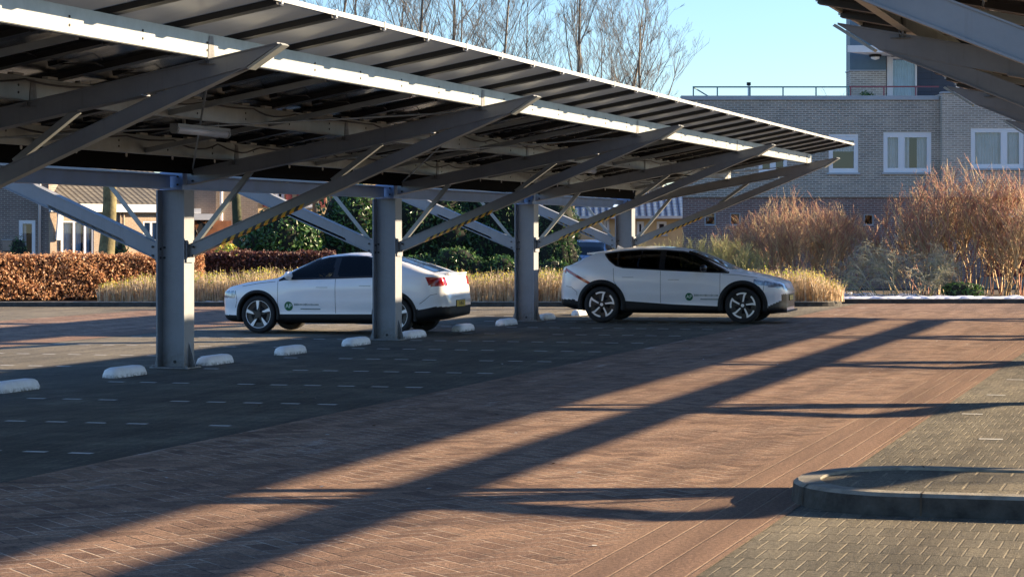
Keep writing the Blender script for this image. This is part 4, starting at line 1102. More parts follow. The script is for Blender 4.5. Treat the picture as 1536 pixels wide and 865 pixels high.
# set back top floor
YT = 3.2; S3 = (YB+YT)
def TX(px): return (px-768)*S3/3630-OX
def TZ(py): return 1.85+(348-py)*S3/3630
b = MB(); b.box(TX(1275), TX(1329), YT, YT+.9, zt-.1, TZ(107)); b.build('terrace_wall', M['brick_pale'], ap)
b = MB(); b.box(TX(1275)-.03, TX(1329), YT-.03, YT+.9, TZ(107)+.001, TZ(105)); b.build('coping', M['coping'], ap)
b = MB(); b.box(TX(1275), TX(1329), YT+.02, YT+.9, TZ(105)+.001, TZ(-60)); b.build('blue_cladding', M['clad_blue'], ap)
b = MB(); b.prism([(TX(1261)+.0, YT-1.6), (TX(1500), YT-1.6), (TX(1500), YT+.01), (TX(1310), YT+.01)], 'z', TZ(84), TZ(74)); b.build('awning', M['white_paint'], ap)
b = MB(); b.box(TX(1331), TX(1337.5), YT+.1, YT+.25, zt-.1, TZ(84)-.01); b.build('door_post', M['frame_w'], ap)
b = MB(); b.box(TX(1329)+.002, TX(1600), YT+.5, YT+6, zt-.1, TZ(-60)); b.box(TX(1377), TX(1600), YT+.2, YT+.498, zt-.1, TZ(84)-.01); b.build('slate_wall', M['slate'], ap)
window(ap, TX(1337.7), TX(1376.5), zt-.1, TZ(84)-.02, YT+.12, (), .04, [(0, 1, 0)], 'win_blue', 'terrace_door', sill=False, inner=.02)
b = MB(); b.box(TX(1411), TX(1414), -.1+YT*0+.4, .5, z2, TZ(112)); b.build('corner_post', M['frame_w'], ap)
# roof terrace railing
rl = empty('terrace_railing', (bx(1040), YB+.55, zt+.12), 0, 'thin blue green railing along the roof terrace of the grey brick building', 'railing')
def RX(px): return (px-1040)*(YB+.55)/3630
b = MB(); zr_ = .29
b.box(RX(1041), RX(1276), -.02, .02, zr_, zr_+.045); b.build('top_rail', M['rail_metal'], rl)
for px in (1042, 1078, 1127, 1176.5, 1226, 1275): 
    b = MB(); b.box(RX(px)-.02, RX(px)+.02, -.02, .02, -.5, zr_); b.build('post', M['rail_metal'], rl)
b = MB(); b.bar((RX(1043), 0, zr_), (RX(1078), 1.6, .02), .03, .03); b.build('side_rail', M['rail_metal'], rl)
rr_ = empty('terrace_railing', (bx(1276.5), YB+.55, zt+.12), 0, 'dark red railing in front of the terrace door', 'railing')
b = MB(); b.box(0.02, RX(1412)-RX(1276.5), -.02, .02, zr_+.01, zr_+.055); b.build('top_rail', M['rail_red'], rr_)
for px in (1278, 1328, 1376):
    b = MB(); q = RX(px)-RX(1276.5); b.box(q+.01, q+.05, -.02, .02, -.5, zr_+.01); b.build('post', M['rail_red'], rr_)
wl = empty('wall_lamp', (bx(1308, S3), YB+YT-.7, TZ(84)-.02), 0, 'round dark lamp under the awning of the roof terrace', 'lamp')
b = MB(); b.lathe([(.0, .0), (.20, 0.), (.20, -.05), (.16, -.07)], 20, 0, 'z'); b.build('housing', M['clad'], wl)
b = MB(); b.lathe([(.155, -.06), (.13, -.13), (.0, -.17)], 20, 0, 'z'); b.build('globe', M['lamp_white'], wl)
# chimney cowl seen over the parapet
vt = empty('roof_vent', (bx(1142), YB+4, zt), 0, 'small roof vent pipe standing behind the terrace railing', 'vent')
b = MB(); b.cyl((0, 0, .35), (0, 0, 1), .035, .8); b.build('pipe', M['zinc'], vt)
b = MB(); b.cyl((0, 0, .74), (0, 0, 1), .07, .10); b.build('cap', M['clad'], vt)

# --- left: purple brick house
YH = 80.
def hx(px): return (px-768)*YH/3630
def hz(py): return 1.85+(348-py)*YH/3630
TH = [0.]
def hx_of(px0, px, th):
    """distance along a facade turned by th, starting at column px0 of the view at depth YH"""
    q = (px-768)/3630; o = (px0-768)/3630*YH
    return (q*YH-o)/(math.cos(th)-q*math.sin(th))
def house(name, px0, px1, label, th=0.):
    return empty(name, (hx(px0), YH, 0), th, label, 'house'), hx(px0)
h1, o1 = house('brick_house', -60, 73, 'purple brown brick house wall cut by the left edge, with one narrow window')
w1 = (hx(28)-o1, hx(53)-o1, hz(386), hz(330))
b = MB(); wall_holes(b, 0, hx(73)-o1, 0, 7.5, 0, [w1]); x = hx(73)-o1; b.add([(x, 0, 0), (x, 9, 0), (x, 9, 7.5), (x, 0, 7.5)], [(0, 1, 2, 3)]); b.build('wall', M['brick_purple'], h1)
window(h1, *w1, 0, (), .07, [(0, .4, .3)])
b = MB(); b.box(-.2, x+.2, -.3, 9.2, 7.5, 7.7); b.build('roof', M['coping'], h1)
b = MB(); q = hx(60)-o1; b.tube([(q, -.07, .1), (q, -.07, 7.3)], .055, 10); b.build('drainpipe', M['zinc'], h1)
mb = empty('meter_box', (hx(12), YH-.18, 0), 0, 'pale box fixed to the purple brick wall near the left edge', 'box')
b = MB(); b.box(-.15, .15, 0, .17, hz(376), hz(360)); b.build('box_body', M['render_taupe'], mb); b = MB(); b.box(-.17, .17, -.02, .17, hz(360)+.001, hz(359)); b.build('lid', M['coping'], mb)
# --- beige bungalow with a tiled roof
TB = R(40); F = lambda px: hx_of(73, px, TB); hz0 = hz
def hz(py, px=150): return 1.85+(348-py)*(YH+F(px)*math.sin(TB))/3630
h2, o2 = house('bungalow', 73, 285, 'beige brick bungalow with grey tiled roof and large white framed windows', TB)
wA = (F(84), F(143), hz(388), hz(331)); wB = (F(217), F(242), hz(372), hz(331)); xe = F(287)
b = MB(); wall_holes(b, 0.002, xe, 0, hz(318), .1, [wA, wB]); b.build('wall', M['brick_beige'], h2)
window(h2, *wA, .1, (.2, .5, .78), .05, [(.02, .18, 0), (.22, .48, 0), (.52, .76, 0), (.8, .97, 0)], inner=.015); window(h2, *wB, .1, (.5,), .05, [(0, 1, .1)], inner=.015)
b = MB(); b.box(0, xe, -.16, -.02, hz(318), hz(306)); b.box(0, xe, -.02, .11, hz(318), hz(317)); b.build('gutter', M['white_paint'], h2)
sl = 24
b = MB(); d_ = 5.0; e = MB(); xq = xe-.0
e.box(0, xq, 0, d_, -.04, 0); rf = e.build('roof', M['tiles_grey'], h2, (0, -.14, hz(306)+.03)); rf.rotation_euler = (R(sl), 0, 0)
e = MB(); e.box(0, xq, 0, 5, -.04, 0); ap2 = e.build('rear_roof', M['tiles_grey'], h2, (0, -.14+2*d_*math.cos(R(sl)), hz(306)+.03)); ap2.rotation_euler = (R(180-sl), 0, 0); ap2.scale = (1, 1, -1)
b = MB(); b.box(F(73), F(83), -.1, .098, 0, hz(318)-.01); b.build('pier', M['brick_beige'], h2)
b = MB(); b.tube([(F(186), .03, hz(318)), (F(186), .03, .1)], .045, 8); b.tube([(F(181), .03, hz(318)), (F(181), .03, .1)], .03, 8); b.build('drainpipe', M['brick_beige'], h2)
b = MB(); b.prism([(-.02, hz(316)), (.05, hz(316)), (.22, hz(358)), (.14, hz(360))], 'x', F(80), F(88)); b.build('sun_blind', M['white_paint'], h2, (0, -.35, 0))
# --- porch and taller taupe house
YH = 86.; TP = R(20); F = lambda px: hx_of(285, px, TP)
def hz(py, px=310): return 1.85+(348-py)*(YH+F(px)*math.sin(TP))/3630
h3, o3 = house('terraced_house', 285, 392, 'taupe brick house wall with white downpipe behind the nearest column', TP)
b = MB(); x3 = F(392); wall_holes(b, .004, x3, 0, 4.4, .5, []); b.add([(x3, .5, 0), (x3, 9, 0), (x3, 9, 4.4), (x3, .5, 4.4)], [(0, 1, 2, 3)]); b.build('wall', M['render_taupe'], h3)
b = MB(); b.box(-.1, x3+.2, .2, 9, 4.401, 4.6); b.build('roof', M['coping'], h3)
b = MB(); q = F(336); b.tube([(q, .42, 4.35), (q, .42, .1)], .06, 10); b.build('drainpipe', M['white_paint'], h3)
b = MB(); b.box(.01, F(317), -.6, .49, hz(330), hz(321)); b.box(.01, F(297), -.5, .4, hz(320.5), hz(313)); b.build('porch_roof', M['white_paint'], h3)
b = MB(); b.box(.02, F(346), -.1, .49, 0, hz(331)); b.build('porch_wall', M['orange_wall'], h3)
def butterfly(px, py, sc_, label):
    r = empty('wall_butterfly', (hx(285)+F(px)*math.cos(TP)+.16*math.sin(TP), YH+F(px)*math.sin(TP)-.16*math.cos(TP), hz(py, px)), 0, label, 'ornament', 'butterflies on the porch wall'); r.rotation_euler = (0, R(-18), TP)
    for sg in (-1, 1):
        b = MB(); P = [(0, .02), (.14, .17), (.21, .16), (.17, .02), (.13, -.02), (.16, -.13), (.08, -.16), (0, -.05)]
        b.prism([(sg*x*sc_, z*sc_) for x, z in P], 'y', -.012-.02*(sg > 0), .012-.02*(sg > 0)); b.build('wing', M['butterfly'], r)
    b = MB(); b.tube([(0, -.025, -.12*sc_), (0, -.025, .12*sc_)], .02, 8); b.build('butterfly_body', M['butterfly'], r)
butterfly(293, 347, 1.45, 'dark metal butterfly on the orange porch wall, the lower left one')
butterfly(307, 337, 1.35, 'dark metal butterfly on the orange porch wall, the upper right one')
# --- cream gable beyond
YC = 92.
h4 = empty('gabled_house', ((392-768)*YC/3630, YC, 0), R(28), 'cream coloured house with red shuttered windows above the evergreen shrub', 'house')
def cz(py): return 1.85+(348-py)*YC/3630
ws = [(.35, .95, cz(310), cz(282)), (1.75, 2.35, cz(310), cz(282)), (3.2, 3.7, cz(312), cz(286))]
b = MB(); wall_holes(b, -.8, 6.5, 0, 6, 0, ws); b.build('wall', M['render_cream'], h4)
for w in ws:
    wn_ = window(h4, *w, 0, (.5,), .06); 
    for x in (w[0]-.30, w[1]+.04):
        b = MB(); b.box(x, x+.26, -.05, -.01, w[2], w[3]); b.build('shutter', M['shutter'], h4)
b = MB(); b.box(-1, 6.7, -.3, 6, 6.001, 6.2); b.build('roof', M['tiles_grey'], h4)
# --- low house with a blue glazed roof behind the crossover
YG = 92.
h5 = empty('blue_roofed_house', ((880-768)*YG/3630, YG, 0), 0, 'low pale house with shiny blue tiled roof between evergreen and brick building', 'house')
def gx(px): return (px-880)*YG/3630
def gz(py): return 1.85+(348-py)*YG/3630
ws = [(gx(955), gx(966), gz(352), gz(332)), (gx(905), gx(914), gz(345), gz(318)), (gx(985), gx(1000), gz(352), gz(332))]
b = MB(); wall_holes(b, -1.5, gx(1040), 0, gz(324), 0, ws); b.build('wall', M['render_cream'], h5)
for w in ws: window(h5, *w, 0, (), .05)
rf = MB(); rf.box(-1.8, gx(1045), 0, 2.6, -.04, 0); o = rf.build('roof', M['tiles_blue'], h5, (0, -.4, gz(325))); o.rotation_euler = (R(28), 0, 0)
b = MB(); b.box(-1.8, gx(1045), -.52, -.40, gz(328), gz(324)); b.build('gutter', M['zinc'], h5)

# ------------------------------------------------------------------ plants
def leafcloud(mb, pts, size, rr, asp=.5, mats=3, up=.3, weights=None):
    for p, nrm in pts:
        q = size*rr.uniform(.6, 1.3)
        d = Vector((rr.gauss(0, 1), rr.gauss(0, 1), rr.gauss(0, 1)+up)) + (nrm*1.0 if nrm is not None else Vector())
        d.normalize(); a = d.cross(Vector((rr.gauss(0, 1), rr.gauss(0, 1), rr.gauss(0, 1)))).normalized(); c = d.cross(a)
        a *= q; c *= q*asp; k = d*q*.18
        mi = rr.choices(range(mats), weights)[0] if weights else rr.randrange(mats)
        mb.add([p-a, p-c+k, p+a, p+c+k], [(0, 1, 2), (0, 2, 3)], mi)
def hump(x, f=1.0, seed=0): return .5*math.sin(x*f+seed)+.3*math.sin(x*f*2.3+seed*1.7)+.2*math.sin(x*f*5.1+seed*.6)
def box_hedge(name, x0, x1, y0, dy, h, dens, size, mats, core, label, seed, weights=None, cat='hedge', rz=0.):
    root = empty(name, ((x0+x1)/2, y0+dy/2, .11), rz, label, cat); rr = random.Random(seed); cx = (x1-x0)/2; b = MB()
    n = int((x1-x0)*h*dens)
    pts = []
    for i in range(n):
        x = rr.uniform(-cx, cx); z = rr.uniform(.03, 1)**.9*h; bump = .07*hump(x*2+z*3, 1.3, seed)
        pts.append((Vector((x, -dy/2+bump+rr.gauss(0, .06), z)), Vector((.45, -.85, .25))))
    for i in range(int((x1-x0)*dy*dens*.8)):
        x = rr.uniform(-cx, cx); pts.append((Vector((x, rr.uniform(-dy/2, dy/2), h+.05*hump(x*3, 1, seed)-abs(rr.gauss(0, .05))+(.06 if rr.random() < .04 else 0))), Vector((0, 0, 1))))
    for sx in (-1, 1):
        for i in range(int(dy*h*dens*.5)): pts.append((Vector((sx*cx, rr.uniform(-dy/2, dy/2), rr.uniform(0, h))), Vector((sx, 0, .2))))
    leafcloud(b, pts, size, rr, .55, len(mats), .2, weights); b.build('foliage', mats, root)
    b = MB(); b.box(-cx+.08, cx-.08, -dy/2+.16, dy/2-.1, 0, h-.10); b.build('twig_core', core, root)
    return root
LF_B = [leafmat('beech_leaf_orange', (.58, .34, .18), .45), leafmat('beech_leaf_brown', (.44, .22, .11), .4), leafmat('beech_leaf_pale', (.60, .36, .19), .4)]
LF_P = [leafmat('copper_leaf_dark', (.085, .030, .024), .3), leafmat('copper_leaf', (.13, .050, .036), .3), leafmat('copper_leaf_light', (.19, .085, .055), .3)]
LF_Y = [leafmat('shrub_straw', (.68, .55, .38), .4), leafmat('shrub_yellow', (.66, .56, .10), .45), leafmat('shrub_green', (.36, .44, .07), .45), leafmat('shrub_tan', (.50, .37, .23), .35)]
L_E = [M['leaf_dark'], M['leaf_mid'], M['leaf_light']]
def px_at(px, Y): return (px-768)*Y/3630
box_hedge('beech_hedge', -14.35, -7.9, 61.55, 1.1, 1.17, 1000, .043, LF_B, M['core_brown'], 'clipped beech hedge with orange brown winter leaves at the left', 21, (.5, .25, .25), 'hedge', R(29))
box_hedge('copper_hedge', px_at(288, 65), px_at(500, 65), 64.9, 1.1, 1.20, 620, .05, LF_P, M['core_brown'], 'clipped dark purple brown hedge behind the fastback car', 22, (.5, .35, .15), 'hedge', R(6))
# clipped flowering shrubs: straw coloured stems with yellow green tips
def stem_bed(name, x0, x1, y0, dy, h, n, label, seed, hf=None):
    rr = random.Random(seed); b = MB(); cx = (x0+x1)/2
    for i in range(n):
        x = rr.uniform(x0, x1); y = y0+rr.uniform(0, dy)
        hh = h*(hf(x) if hf else 1)*(rr.uniform(.66, 1.0)+(rr.uniform(0, .22) if rr.random() < .12 else 0))+.08*hump(x, 1.8, seed)
        lean = Vector((rr.gauss(0, .10), rr.gauss(-.04, .10), 0)); p = Vector((x-cx, y-y0, 0)); w = .010
        q1 = p+lean*.5*hh+Vector((0, 0, hh*.55)); q2 = p+lean*1.3*hh+Vector((0, 0, hh))
        th = rr.uniform(-1.2, 1.2)+.7; a = Vector((w*math.cos(th), w*math.sin(th), 0)); mi = rr.choice((0, 0, 3))
        b.add([p-a, p+a, q1+a*.8, q1-a*.8, q2], [(0, 1, 2, 3), (3, 2, 4)], mi)
        for k in range(3):
            t = rr.uniform(.25, 1); c = p.lerp(q2, t)+Vector((rr.gauss(0, .035), rr.gauss(0, .035), 0)); s_ = rr.uniform(.012, .028)*(1.45 if t > .8 else 1)
            mi = rr.choices((0, 1, 2, 3), (.05, .47, .42, .06) if t > .8 else (.5, .06, .03, .4))[0]
            d = Vector((rr.gauss(0, 1), rr.gauss(0, 1), rr.gauss(0, 1))).normalized(); e = d.cross(Vector((0, .3, 1))).normalized()
            b.add([c-d*s_, c-e*s_*.6, c+d*s_, c+e*s_*.6], [(0, 1, 2, 3)], mi)
    o = b.build(name, LF_Y, None, (cx, y0, .11)); return tag(o, label, 'shrubs', kind='stuff')
stem_bed('low_shrubs', px_at(150, 61), px_at(1262, 61), 60.45, 1.3, .80, 9000, 'bed of low clipped shrubs with straw stems and yellow green tips behind the cars', 31, lambda x: .55+.45*min(1, max(0, (x+10.6)/2.5)) if x < -6 else (1.0 if x < 6 else 1.1-.55*max(0, (x-7.0)/1.3)**2))
# evergreens
def blob(name, cx, cy, rx, ry, h, n, size, label, seed, mats=None, weights=None, asp=.45, z0=.11, lobes=7, core=True, cat='shrub', group=None):
    root = empty(name, (cx, cy, z0), 0, label, cat, group); rr = random.Random(seed); b = MB(); cb = MB()
    L = []
    for i in range(lobes):
        a = rr.uniform(0, 2*math.pi); d = rr.uniform(.15, .62); zz = rr.uniform(.22, .66)
        L.append((Vector((rx*d*math.cos(a), ry*d*math.sin(a), h*zz)), rr.uniform(.30, .50)))
    L.append((Vector((0, 0, h*.55)), .62)); L.append((Vector((0, 0, h*.3)), .7))
    for c, s_ in L:
        sx, sy, sz = rx*s_, ry*s_, min(h*s_*.62, h-c.z)
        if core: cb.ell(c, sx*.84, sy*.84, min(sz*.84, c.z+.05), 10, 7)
        for i in range(int(n*s_/sum(q[1] for q in L))):
            v = Vector((rr.gauss(0, 1), rr.gauss(0, 1), rr.gauss(0, 1))).normalized()
            if v.y > .55: continue
            k = rr.uniform(.80, 1.06)+.08*hump(v.x*5+v.z*4, 1.2, seed)
            p = c+Vector((v.x*sx*k, v.y*sy*k, v.z*sz*k))
            if p.z < .02: continue
            pts = [(p, v)]; leafcloud(b, pts, size, rr, asp, 3, .1, weights)
    b.build('foliage', mats or L_E, root)
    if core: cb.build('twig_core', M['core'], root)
    return root
blob('laurel_shrub', px_at(430, 69), 69, 1.65, 1.2, 2.75, 9000, .085, 'large cherry laurel with glossy dark leaves behind the purple hedge', 41, None, (.55, .35, .10))
blob('laurel_shrub', px_at(535, 70), 70, 1.9, 1.2, 3.5, 9000, .085, 'tall cherry laurel just left of the second column', 42, None, (.6, .32, .08))
blob('ivy_covered_conifer', px_at(645, 72), 72, 1.9, 1.2, 4.3, 9000, .07, 'very dark ivy covered conifer between the second and third columns', 43, None, (.85, .13, .02))
blob('ivy_covered_conifer', px_at(745, 72.5), 72.5, 1.7, 1.2, 4.0, 8000, .07, 'dark ivy covered conifer behind the third column', 44, None, (.85, .13, .02))
blob('conifer', px_at(835, 71), 71, 1.05, 1.0, 3.3, 7000, .055, 'dark green conifer to the right of the third column', 45, None, (.55, .4, .05), .25)
for i, (px, w, h, lab) in enumerate(((628, .8, 1.25, 'low mid green shrub behind the boot of the fastback car'), (690, .9, 1.45, 'low mid green shrub midway between second and third columns'), (752, .8, 1.2, 'low mid green shrub just left of the third column'), (830, .8, 1.1, 'low mid green shrub under the conifer right of the third column'))):
    blob('garden_shrub', px_at(px, 66), 66, w, .7, h, 3800, .05, lab, 50+i, None, (.35, .5, .15), .5, group='green garden shrubs behind the low bed')
blob('garden_conifer', px_at(30, 72), 72, .42, .42, 1.75, 2200, .045, 'small dark conifer in front of the purple brick wall at the left', 60, None, (.6, .35, .05), .3, lobes=4)
blob('garden_shrub', px_at(182, 70), 70, .35, .4, 1.7, 1500, .05, 'little bright green bush beside the mossy tree trunk', 61, None, (.3, .5, .2), lobes=4)
blob('garden_shrub', px_at(338, 67), 67, .5, .5, 1.62, 1500, .055, 'yellow green variegated bush left of the cherry laurel', 62, [LF_Y[1], LF_Y[2], M['leaf_light']], None, lobes=4, core=False)
blob('ground_ivy', px_at(1442, 64.5), 64.5, .75, .4, .42, 1200, .05, 'low bright green ivy at the foot of the large bare bush', 63, None, (.3, .3, .4), lobes=6)
blob('potted_plant_leaves', px_at(1297, 77.5), 77.5, .3, .3, .5, 500, .05, 'small green plant standing on the roof terrace by the brick wall', 64, None, None, lobes=3, z0=bz(150)-.06, core=False).name = 'terrace_plant'
# bare bushes: many upright stems
M['stem_gold'] = pbr('stem_golden', (.50, .365, .19), .7, 0, .25, 2); M['stem_red'] = pbr('stem_reddish', (.36, .16, .105), .7, 0, .25, 2)
M['stem_grey'] = pbr('stem_grey_green', (.46, .43, .30), .75, 0, .25, 2); M['stem_green'] = pbr('stem_olive', (.36, .35, .13), .7, 0, .25, 2)
M['bark'] = pbr('bark_grey_brown', (.18, .148, .11), .9, 0, .35, 3, .6, 30); M['twig'] = pbr('twig_brown', (.115, .11, .108), .85)
M['bark_moss'] = pbr('bark_mossy', (.17, .145, .07), .95, 0, .5, 5, .9, 14); M['bark_dark'] = pbr('bark_dark_mossy', (.055, .06, .03), .95, 0, .5, 5, .9, 14)
def tri(b, pts, r0, r1, mi):
    n = len(pts); b.tube(pts, [r0+(r1-r0)*i/(n-1) for i in range(n)], 3, mi, False, True)
def bare_bush(name, cx, cy, rx, ry, h, n, label, seed, mats, lean=.35, twigs=5, r0=.015, droop=0., top_red=.0):
    """thicket of forking stems whose twig tips fill a dome"""
    root = empty(name, (cx, cy, .11), 0, label, 'bush'); rr = random.Random(seed); b = MB(); tw = MB()
    def env(p):
        d2 = (p.x/rx)**2+(p.y/ry)**2; return h*math.sqrt(max(.02, 1-.72*d2))*(1+.10*hump(p.x*3, 1, seed))
    def grow(p, d, l, r, lev):
        k = 3; P = [p.copy()]; q = p.copy(); dd = d.copy()
        for i in range(k):
            dd = (dd+Vector((rr.gauss(0, .17), rr.gauss(0, .17), .07-droop*.25))).normalized(); q = q+dd*l/k; P.append(q.copy())
        top = q.z > .72*env(q); mi = 1 if (top and rr.random() < top_red) or rr.random() < .10 else 0
        tri(b if lev < 2 else tw, P, r, max(.0025, r*.5), mi)
        if lev >= 3: return
        for i in range((twigs, twigs, 3)[lev]):
            t = rr.uniform(.25, 1.); j = min(k-1, int(t*k)); s_ = P[j].lerp(P[j+1], t*k-j)
            v = (dd+Vector((rr.gauss(0, .52), rr.gauss(0, .52), rr.uniform(-.15, .35)))).normalized(); ll = l*rr.uniform(.40, .75)
            e = s_+v*ll
            if e.z > env(e)*1.02: ll *= .45
            if ll > .06: grow(s_, v, ll, max(.0028, r*.62), lev+1)
    for i in range(n):
        a = rr.uniform(0, 2*math.pi); d = math.sqrt(rr.random()); p = Vector((rx*.80*d*math.cos(a), ry*.75*d*math.sin(a), 0))
        v = Vector((math.cos(a)*d*lean+rr.gauss(0, .12), math.sin(a)*d*lean*.6+rr.gauss(0, .10), 1)).normalized()
        grow(p, v, env(p)*rr.uniform(.50, .82), r0*rr.uniform(.7, 1.25), 0)
    b.build('stems', mats, root); tw.build('twigs', mats, root)
    return root
bare_bush('bare_bush', px_at(1195, 67), 67, 2.15, 1.2, 2.85, 66, 'large golden brown bare bush between the carport end and the narrow gap', 71, [M['stem_gold'], M['stem_red']], top_red=.45, twigs=6)
bare_bush('bare_bush', px_at(1455, 67.2), 67.2, 2.75, 1.2, 3.7, 62, 'largest bare bush with reddish twig tips in front of the right hand windows', 72, [M['stem_gold'], M['stem_red']], r0=.021, top_red=.6, twigs=6)
bare_bush('bare_bush', px_at(1352, 65.4), 65.4, 1.5, .9, 1.9, 55, 'grey green arching bare bush leaning over the snow strip', 73, [M['stem_grey'], M['stem_green']], droop=.9, twigs=6, lean=.8, r0=.009)
bare_bush('bare_bush', px_at(1545, 66), 66, 1.3, .9, 2.9, 30, 'bare bush in front of the red garage door at the right edge', 76, [M['stem_gold'], M['stem_red']], r0=.019, twigs=5, top_red=.4)
bare_bush('bare_bush', px_at(1065, 65.5), 65.5, 1.9, .9, 1.7, 70, 'olive green thicket of thin stems behind the roof of the crossover', 74, [M['stem_green'], M['stem_gold']], twigs=4, r0=.008)
bare_bush('bare_bush', px_at(965, 67.5), 67.5, 1.2, .8, 1.5, 40, 'sparse olive stems behind the fourth column', 75, [M['stem_green'], M['stem_gold']], twigs=4, r0=.008)

# ------------------------------------------------------------------ trees
def bare_tree(name, cx, cy, h, r0, label, seed, group='bare trees beyond the carport', mats=('bark', 'twig'), spread=.50, levels=4, first=.22, dens=1.0, z0=.0):
    root = empty(name, (cx, cy, z0), 0, label, 'tree', group); rr = random.Random(seed); tb = MB(); cb = MB()
    n = 14; pts = []; off = Vector((0, 0, 0)); dv = Vector((rr.gauss(0, .04), rr.gauss(0, .04), 1))
    for i in range(n+1):
        pts.append(off.copy()); dv += Vector((rr.gauss(0, .035), rr.gauss(0, .035), 0)); off = off+dv.normalized()*h/n
    rad = [max(.010, r0*(1-i/n)**.85) for i in range(n+1)]; rad[0] *= 1.25
    tb.tube(pts, rad, 8, 0, True, True); tb.build('trunk', M[mats[0]], root)
    def branch(p, d, l, r, lev):
        k = 4 if lev < 3 else 3; P = [p.copy()]; q = p.copy(); dd = d.copy()
        for i in range(k):
            dd = (dd+Vector((rr.gauss(0, .12), rr.gauss(0, .12), .10))).normalized(); q = q+dd*l/k; P.append(q.copy())
        r1 = max(.0042, r*.30); cb.tube(P, [r+(r1-r)*i/k for i in range(k+1)], 4 if r > .03 else 3, 0, False, True)
        if lev >= levels: return
        m = int(rr.uniform(4, 7)*dens) if lev < 3 else int(rr.uniform(3, 6)*dens)
        for i in range(m):
            t = rr.uniform(.25, 1.0); j = min(k-1, int(t*k)); s_ = P[j].lerp(P[j+1], t*k-j)
            ax = dd.cross(Vector((rr.gauss(0, 1), rr.gauss(0, 1), rr.gauss(0, 1)))).normalized()
            nd_ = (dd*math.cos(spread*1.3)+ax*math.sin(spread*1.3)*rr.uniform(.5, 1.3)+Vector((0, 0, .12))).normalized()
            branch(s_, nd_, l*rr.uniform(.38, .62)*(1.15-t*.45), max(.0048, r*.37), lev+1)
    nb = int(26*dens)
    for i in range(nb):
        t = first+(1-first)*(i+rr.random())/nb; t = min(t, .97); j = min(n-1, int(t*n)); s_ = pts[j].lerp(pts[j+1], t*n-j); a = i*2.4+rr.gauss(0, .4)
        el = rr.uniform(.75, 1.15)+.15*t; d = Vector((math.cos(a)*math.cos(el), math.sin(a)*math.cos(el), math.sin(el)))
        branch(s_, d, h*(.36-.22*t)*rr.uniform(.8, 1.25)+.5, max(.010, rad[j]*.36), 1)
    cb.build('branches', M[mats[1]], root)
    return root
def tx(px, Y): return (px-768)*Y/3630
TREES = [(470, 92, 13.5, .20, 'bare tree at the far left of the row above the carport roof'), (517, 95, 14, .17, 'bare slender tree second from the left above the carport roof'),
  (588, 98, 13, .16, 'thin bare tree just left of the twin trunks'), (627, 93, 14, .21, 'bare tree forming the left one of the twin trunks'),
  (648, 96, 14.5, .19, 'bare tree forming the right one of the twin trunks'), (697, 97, 13, .15, 'thin bare tree right of the twin trunks'),
  (732, 94, 13.5, .16, 'thin bare tree midway between twin trunks and thick trunk'), (851, 92, 13, .22, 'thick trunked bare tree with a mossy lower trunk, upright against the sky'),
  (908, 95, 11.6, .17, 'bare tree just right of the thick trunked one'), (932, 99, 10.8, .12, 'thin bare tree second from the right end of the row'),
  (955, 93, 11.2, .18, 'bare tree at the right end of the row, branches spreading into open sky'), (790, 99, 12, .13, 'thin bare tree just left of the thick trunked one')]
for i, (px, Y, h, r_, lab) in enumerate(TREES):
    bare_tree('bare_tree', tx(px, Y), Y, h, r_*.74, lab, 100+i, dens=.88, first=.22)
bare_tree('mossy_tree', tx(158, 66), 66, 9, .26, 'thick mossy trunk standing behind the beech hedge', 140, None, ('bark_moss', 'twig'), levels=3, first=.45, z0=.1, dens=.7)
bare_tree('mossy_tree', tx(357, 71), 71, 9, .19, 'dark mossy trunk left of the cherry laurel', 141, None, ('bark_dark', 'twig'), levels=3, first=.45, z0=.1, dens=.7)
for i, (t_, s_, h, lab) in enumerate(((33, 15.5, 9.5, 'bare tree beyond the second carport, throwing long branch shadows over the road'), (34, -.5, 8.5, 'bare tree to the right of the second carport, outside the view'))):
    w_ = W(t_, s_); bare_tree('bare_tree', w_.x, w_.y, h, .12, lab, 160+i, 'bare trees beside the second carport', dens=.6, first=.35)
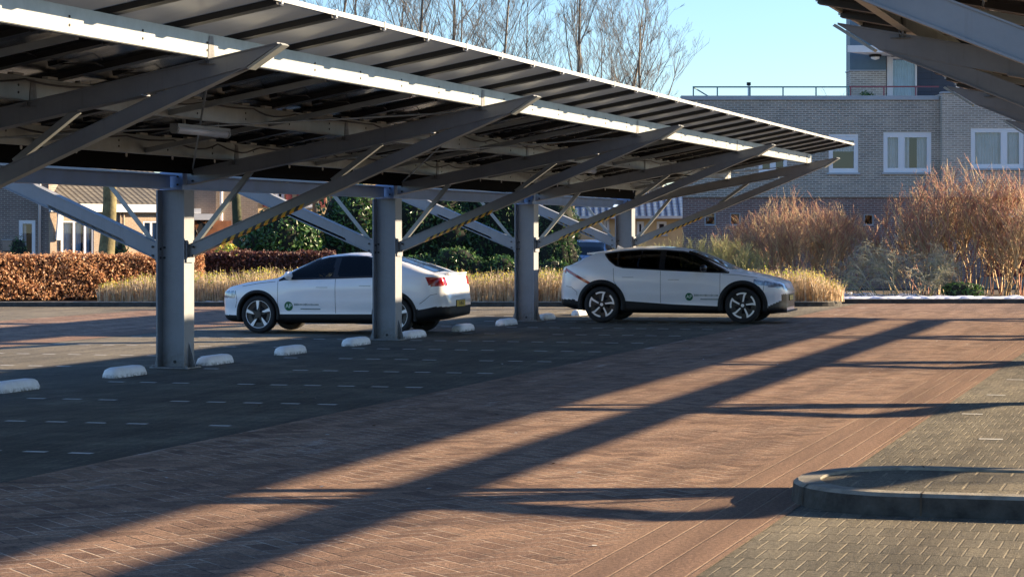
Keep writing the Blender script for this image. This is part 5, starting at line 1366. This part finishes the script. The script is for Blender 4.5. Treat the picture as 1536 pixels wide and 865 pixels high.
for i, (px, Y, h, lab) in enumerate(((1215, 150, 8.3, 'faint distant tree behind the left part of the terrace railing'), (1258, 140, 8.9, 'faint distant tree beside the top floor of the brick building'), (1155, 150, 7.6, 'faint distant tree behind the roof vent'))):
    bare_tree('distant_tree', tx(px, Y), Y, h, .12, lab, 150+i, 'distant trees above the terrace', dens=.6, levels=3)
# ------------------------------------------------------------------ light, sky, camera
sun_h = Vector((.97, .235, 0)).normalized(); EL = R(16.2)
sd = Vector((sun_h.x*math.cos(EL), sun_h.y*math.cos(EL), math.sin(EL)))
L = bpy.data.lights.new('sun', 'SUN'); L.energy = 5.0; L.angle = R(.55); L.color = (1, .77, .50)
so = bpy.data.objects.new('sun', L); COL.objects.link(so); so.rotation_euler = (-sd).to_track_quat('-Z', 'Y').to_euler(); so.location = (60, 20, 40)
wd = bpy.data.worlds.new('World'); sc.world = wd; wd.use_nodes = True; nt = wd.node_tree
bg = nt.nodes['Background']; sky = nt.nodes.new('ShaderNodeTexSky'); sky.sky_type = 'NISHITA'; sky.sun_disc = False
sky.sun_elevation = EL; sky.sun_rotation = math.atan2(sun_h.x, sun_h.y); sky.air_density = 1.0; sky.dust_density = .15; sky.ozone_density = 3.0; sky.altitude = 0
tint = nt.nodes.new('ShaderNodeMix'); tint.data_type = 'RGBA'; tint.blend_type = 'MULTIPLY'; tint.inputs[0].default_value = 1; tint.inputs[7].default_value = (.82, .94, 1.14, 1)
nt.links.new(sky.outputs[0], tint.inputs[6]); nt.links.new(tint.outputs[2], bg.inputs[0]); bg.inputs[1].default_value = .067
cd = bpy.data.cameras.new('camera'); cam = bpy.data.objects.new('camera', cd); COL.objects.link(cam)
cam.location = (0, 0, 1.85); cam.rotation_euler = (R(90), 0, 0); cd.sensor_width = 36; cd.lens = 36*3630/1536
cd.shift_y = -(432.5-348)/1536; cd.clip_start = .1; cd.clip_end = 6000
sc.camera = cam
sc.view_settings.view_transform = 'Standard'; sc.view_settings.look = 'None'; sc.view_settings.exposure = 1.80; sc.view_settings.gamma = 1; sc.view_settings.use_curve_mapping = False
sc.render.engine = 'CYCLES'; sc.cycles.max_bounces = 8; sc.cycles.transparent_max_bounces = 12; sc.cycles.caustics_reflective = False; sc.cycles.caustics_refractive = False
sc.cycles.use_denoising = True
sc.cycles.sample_clamp_indirect = 6
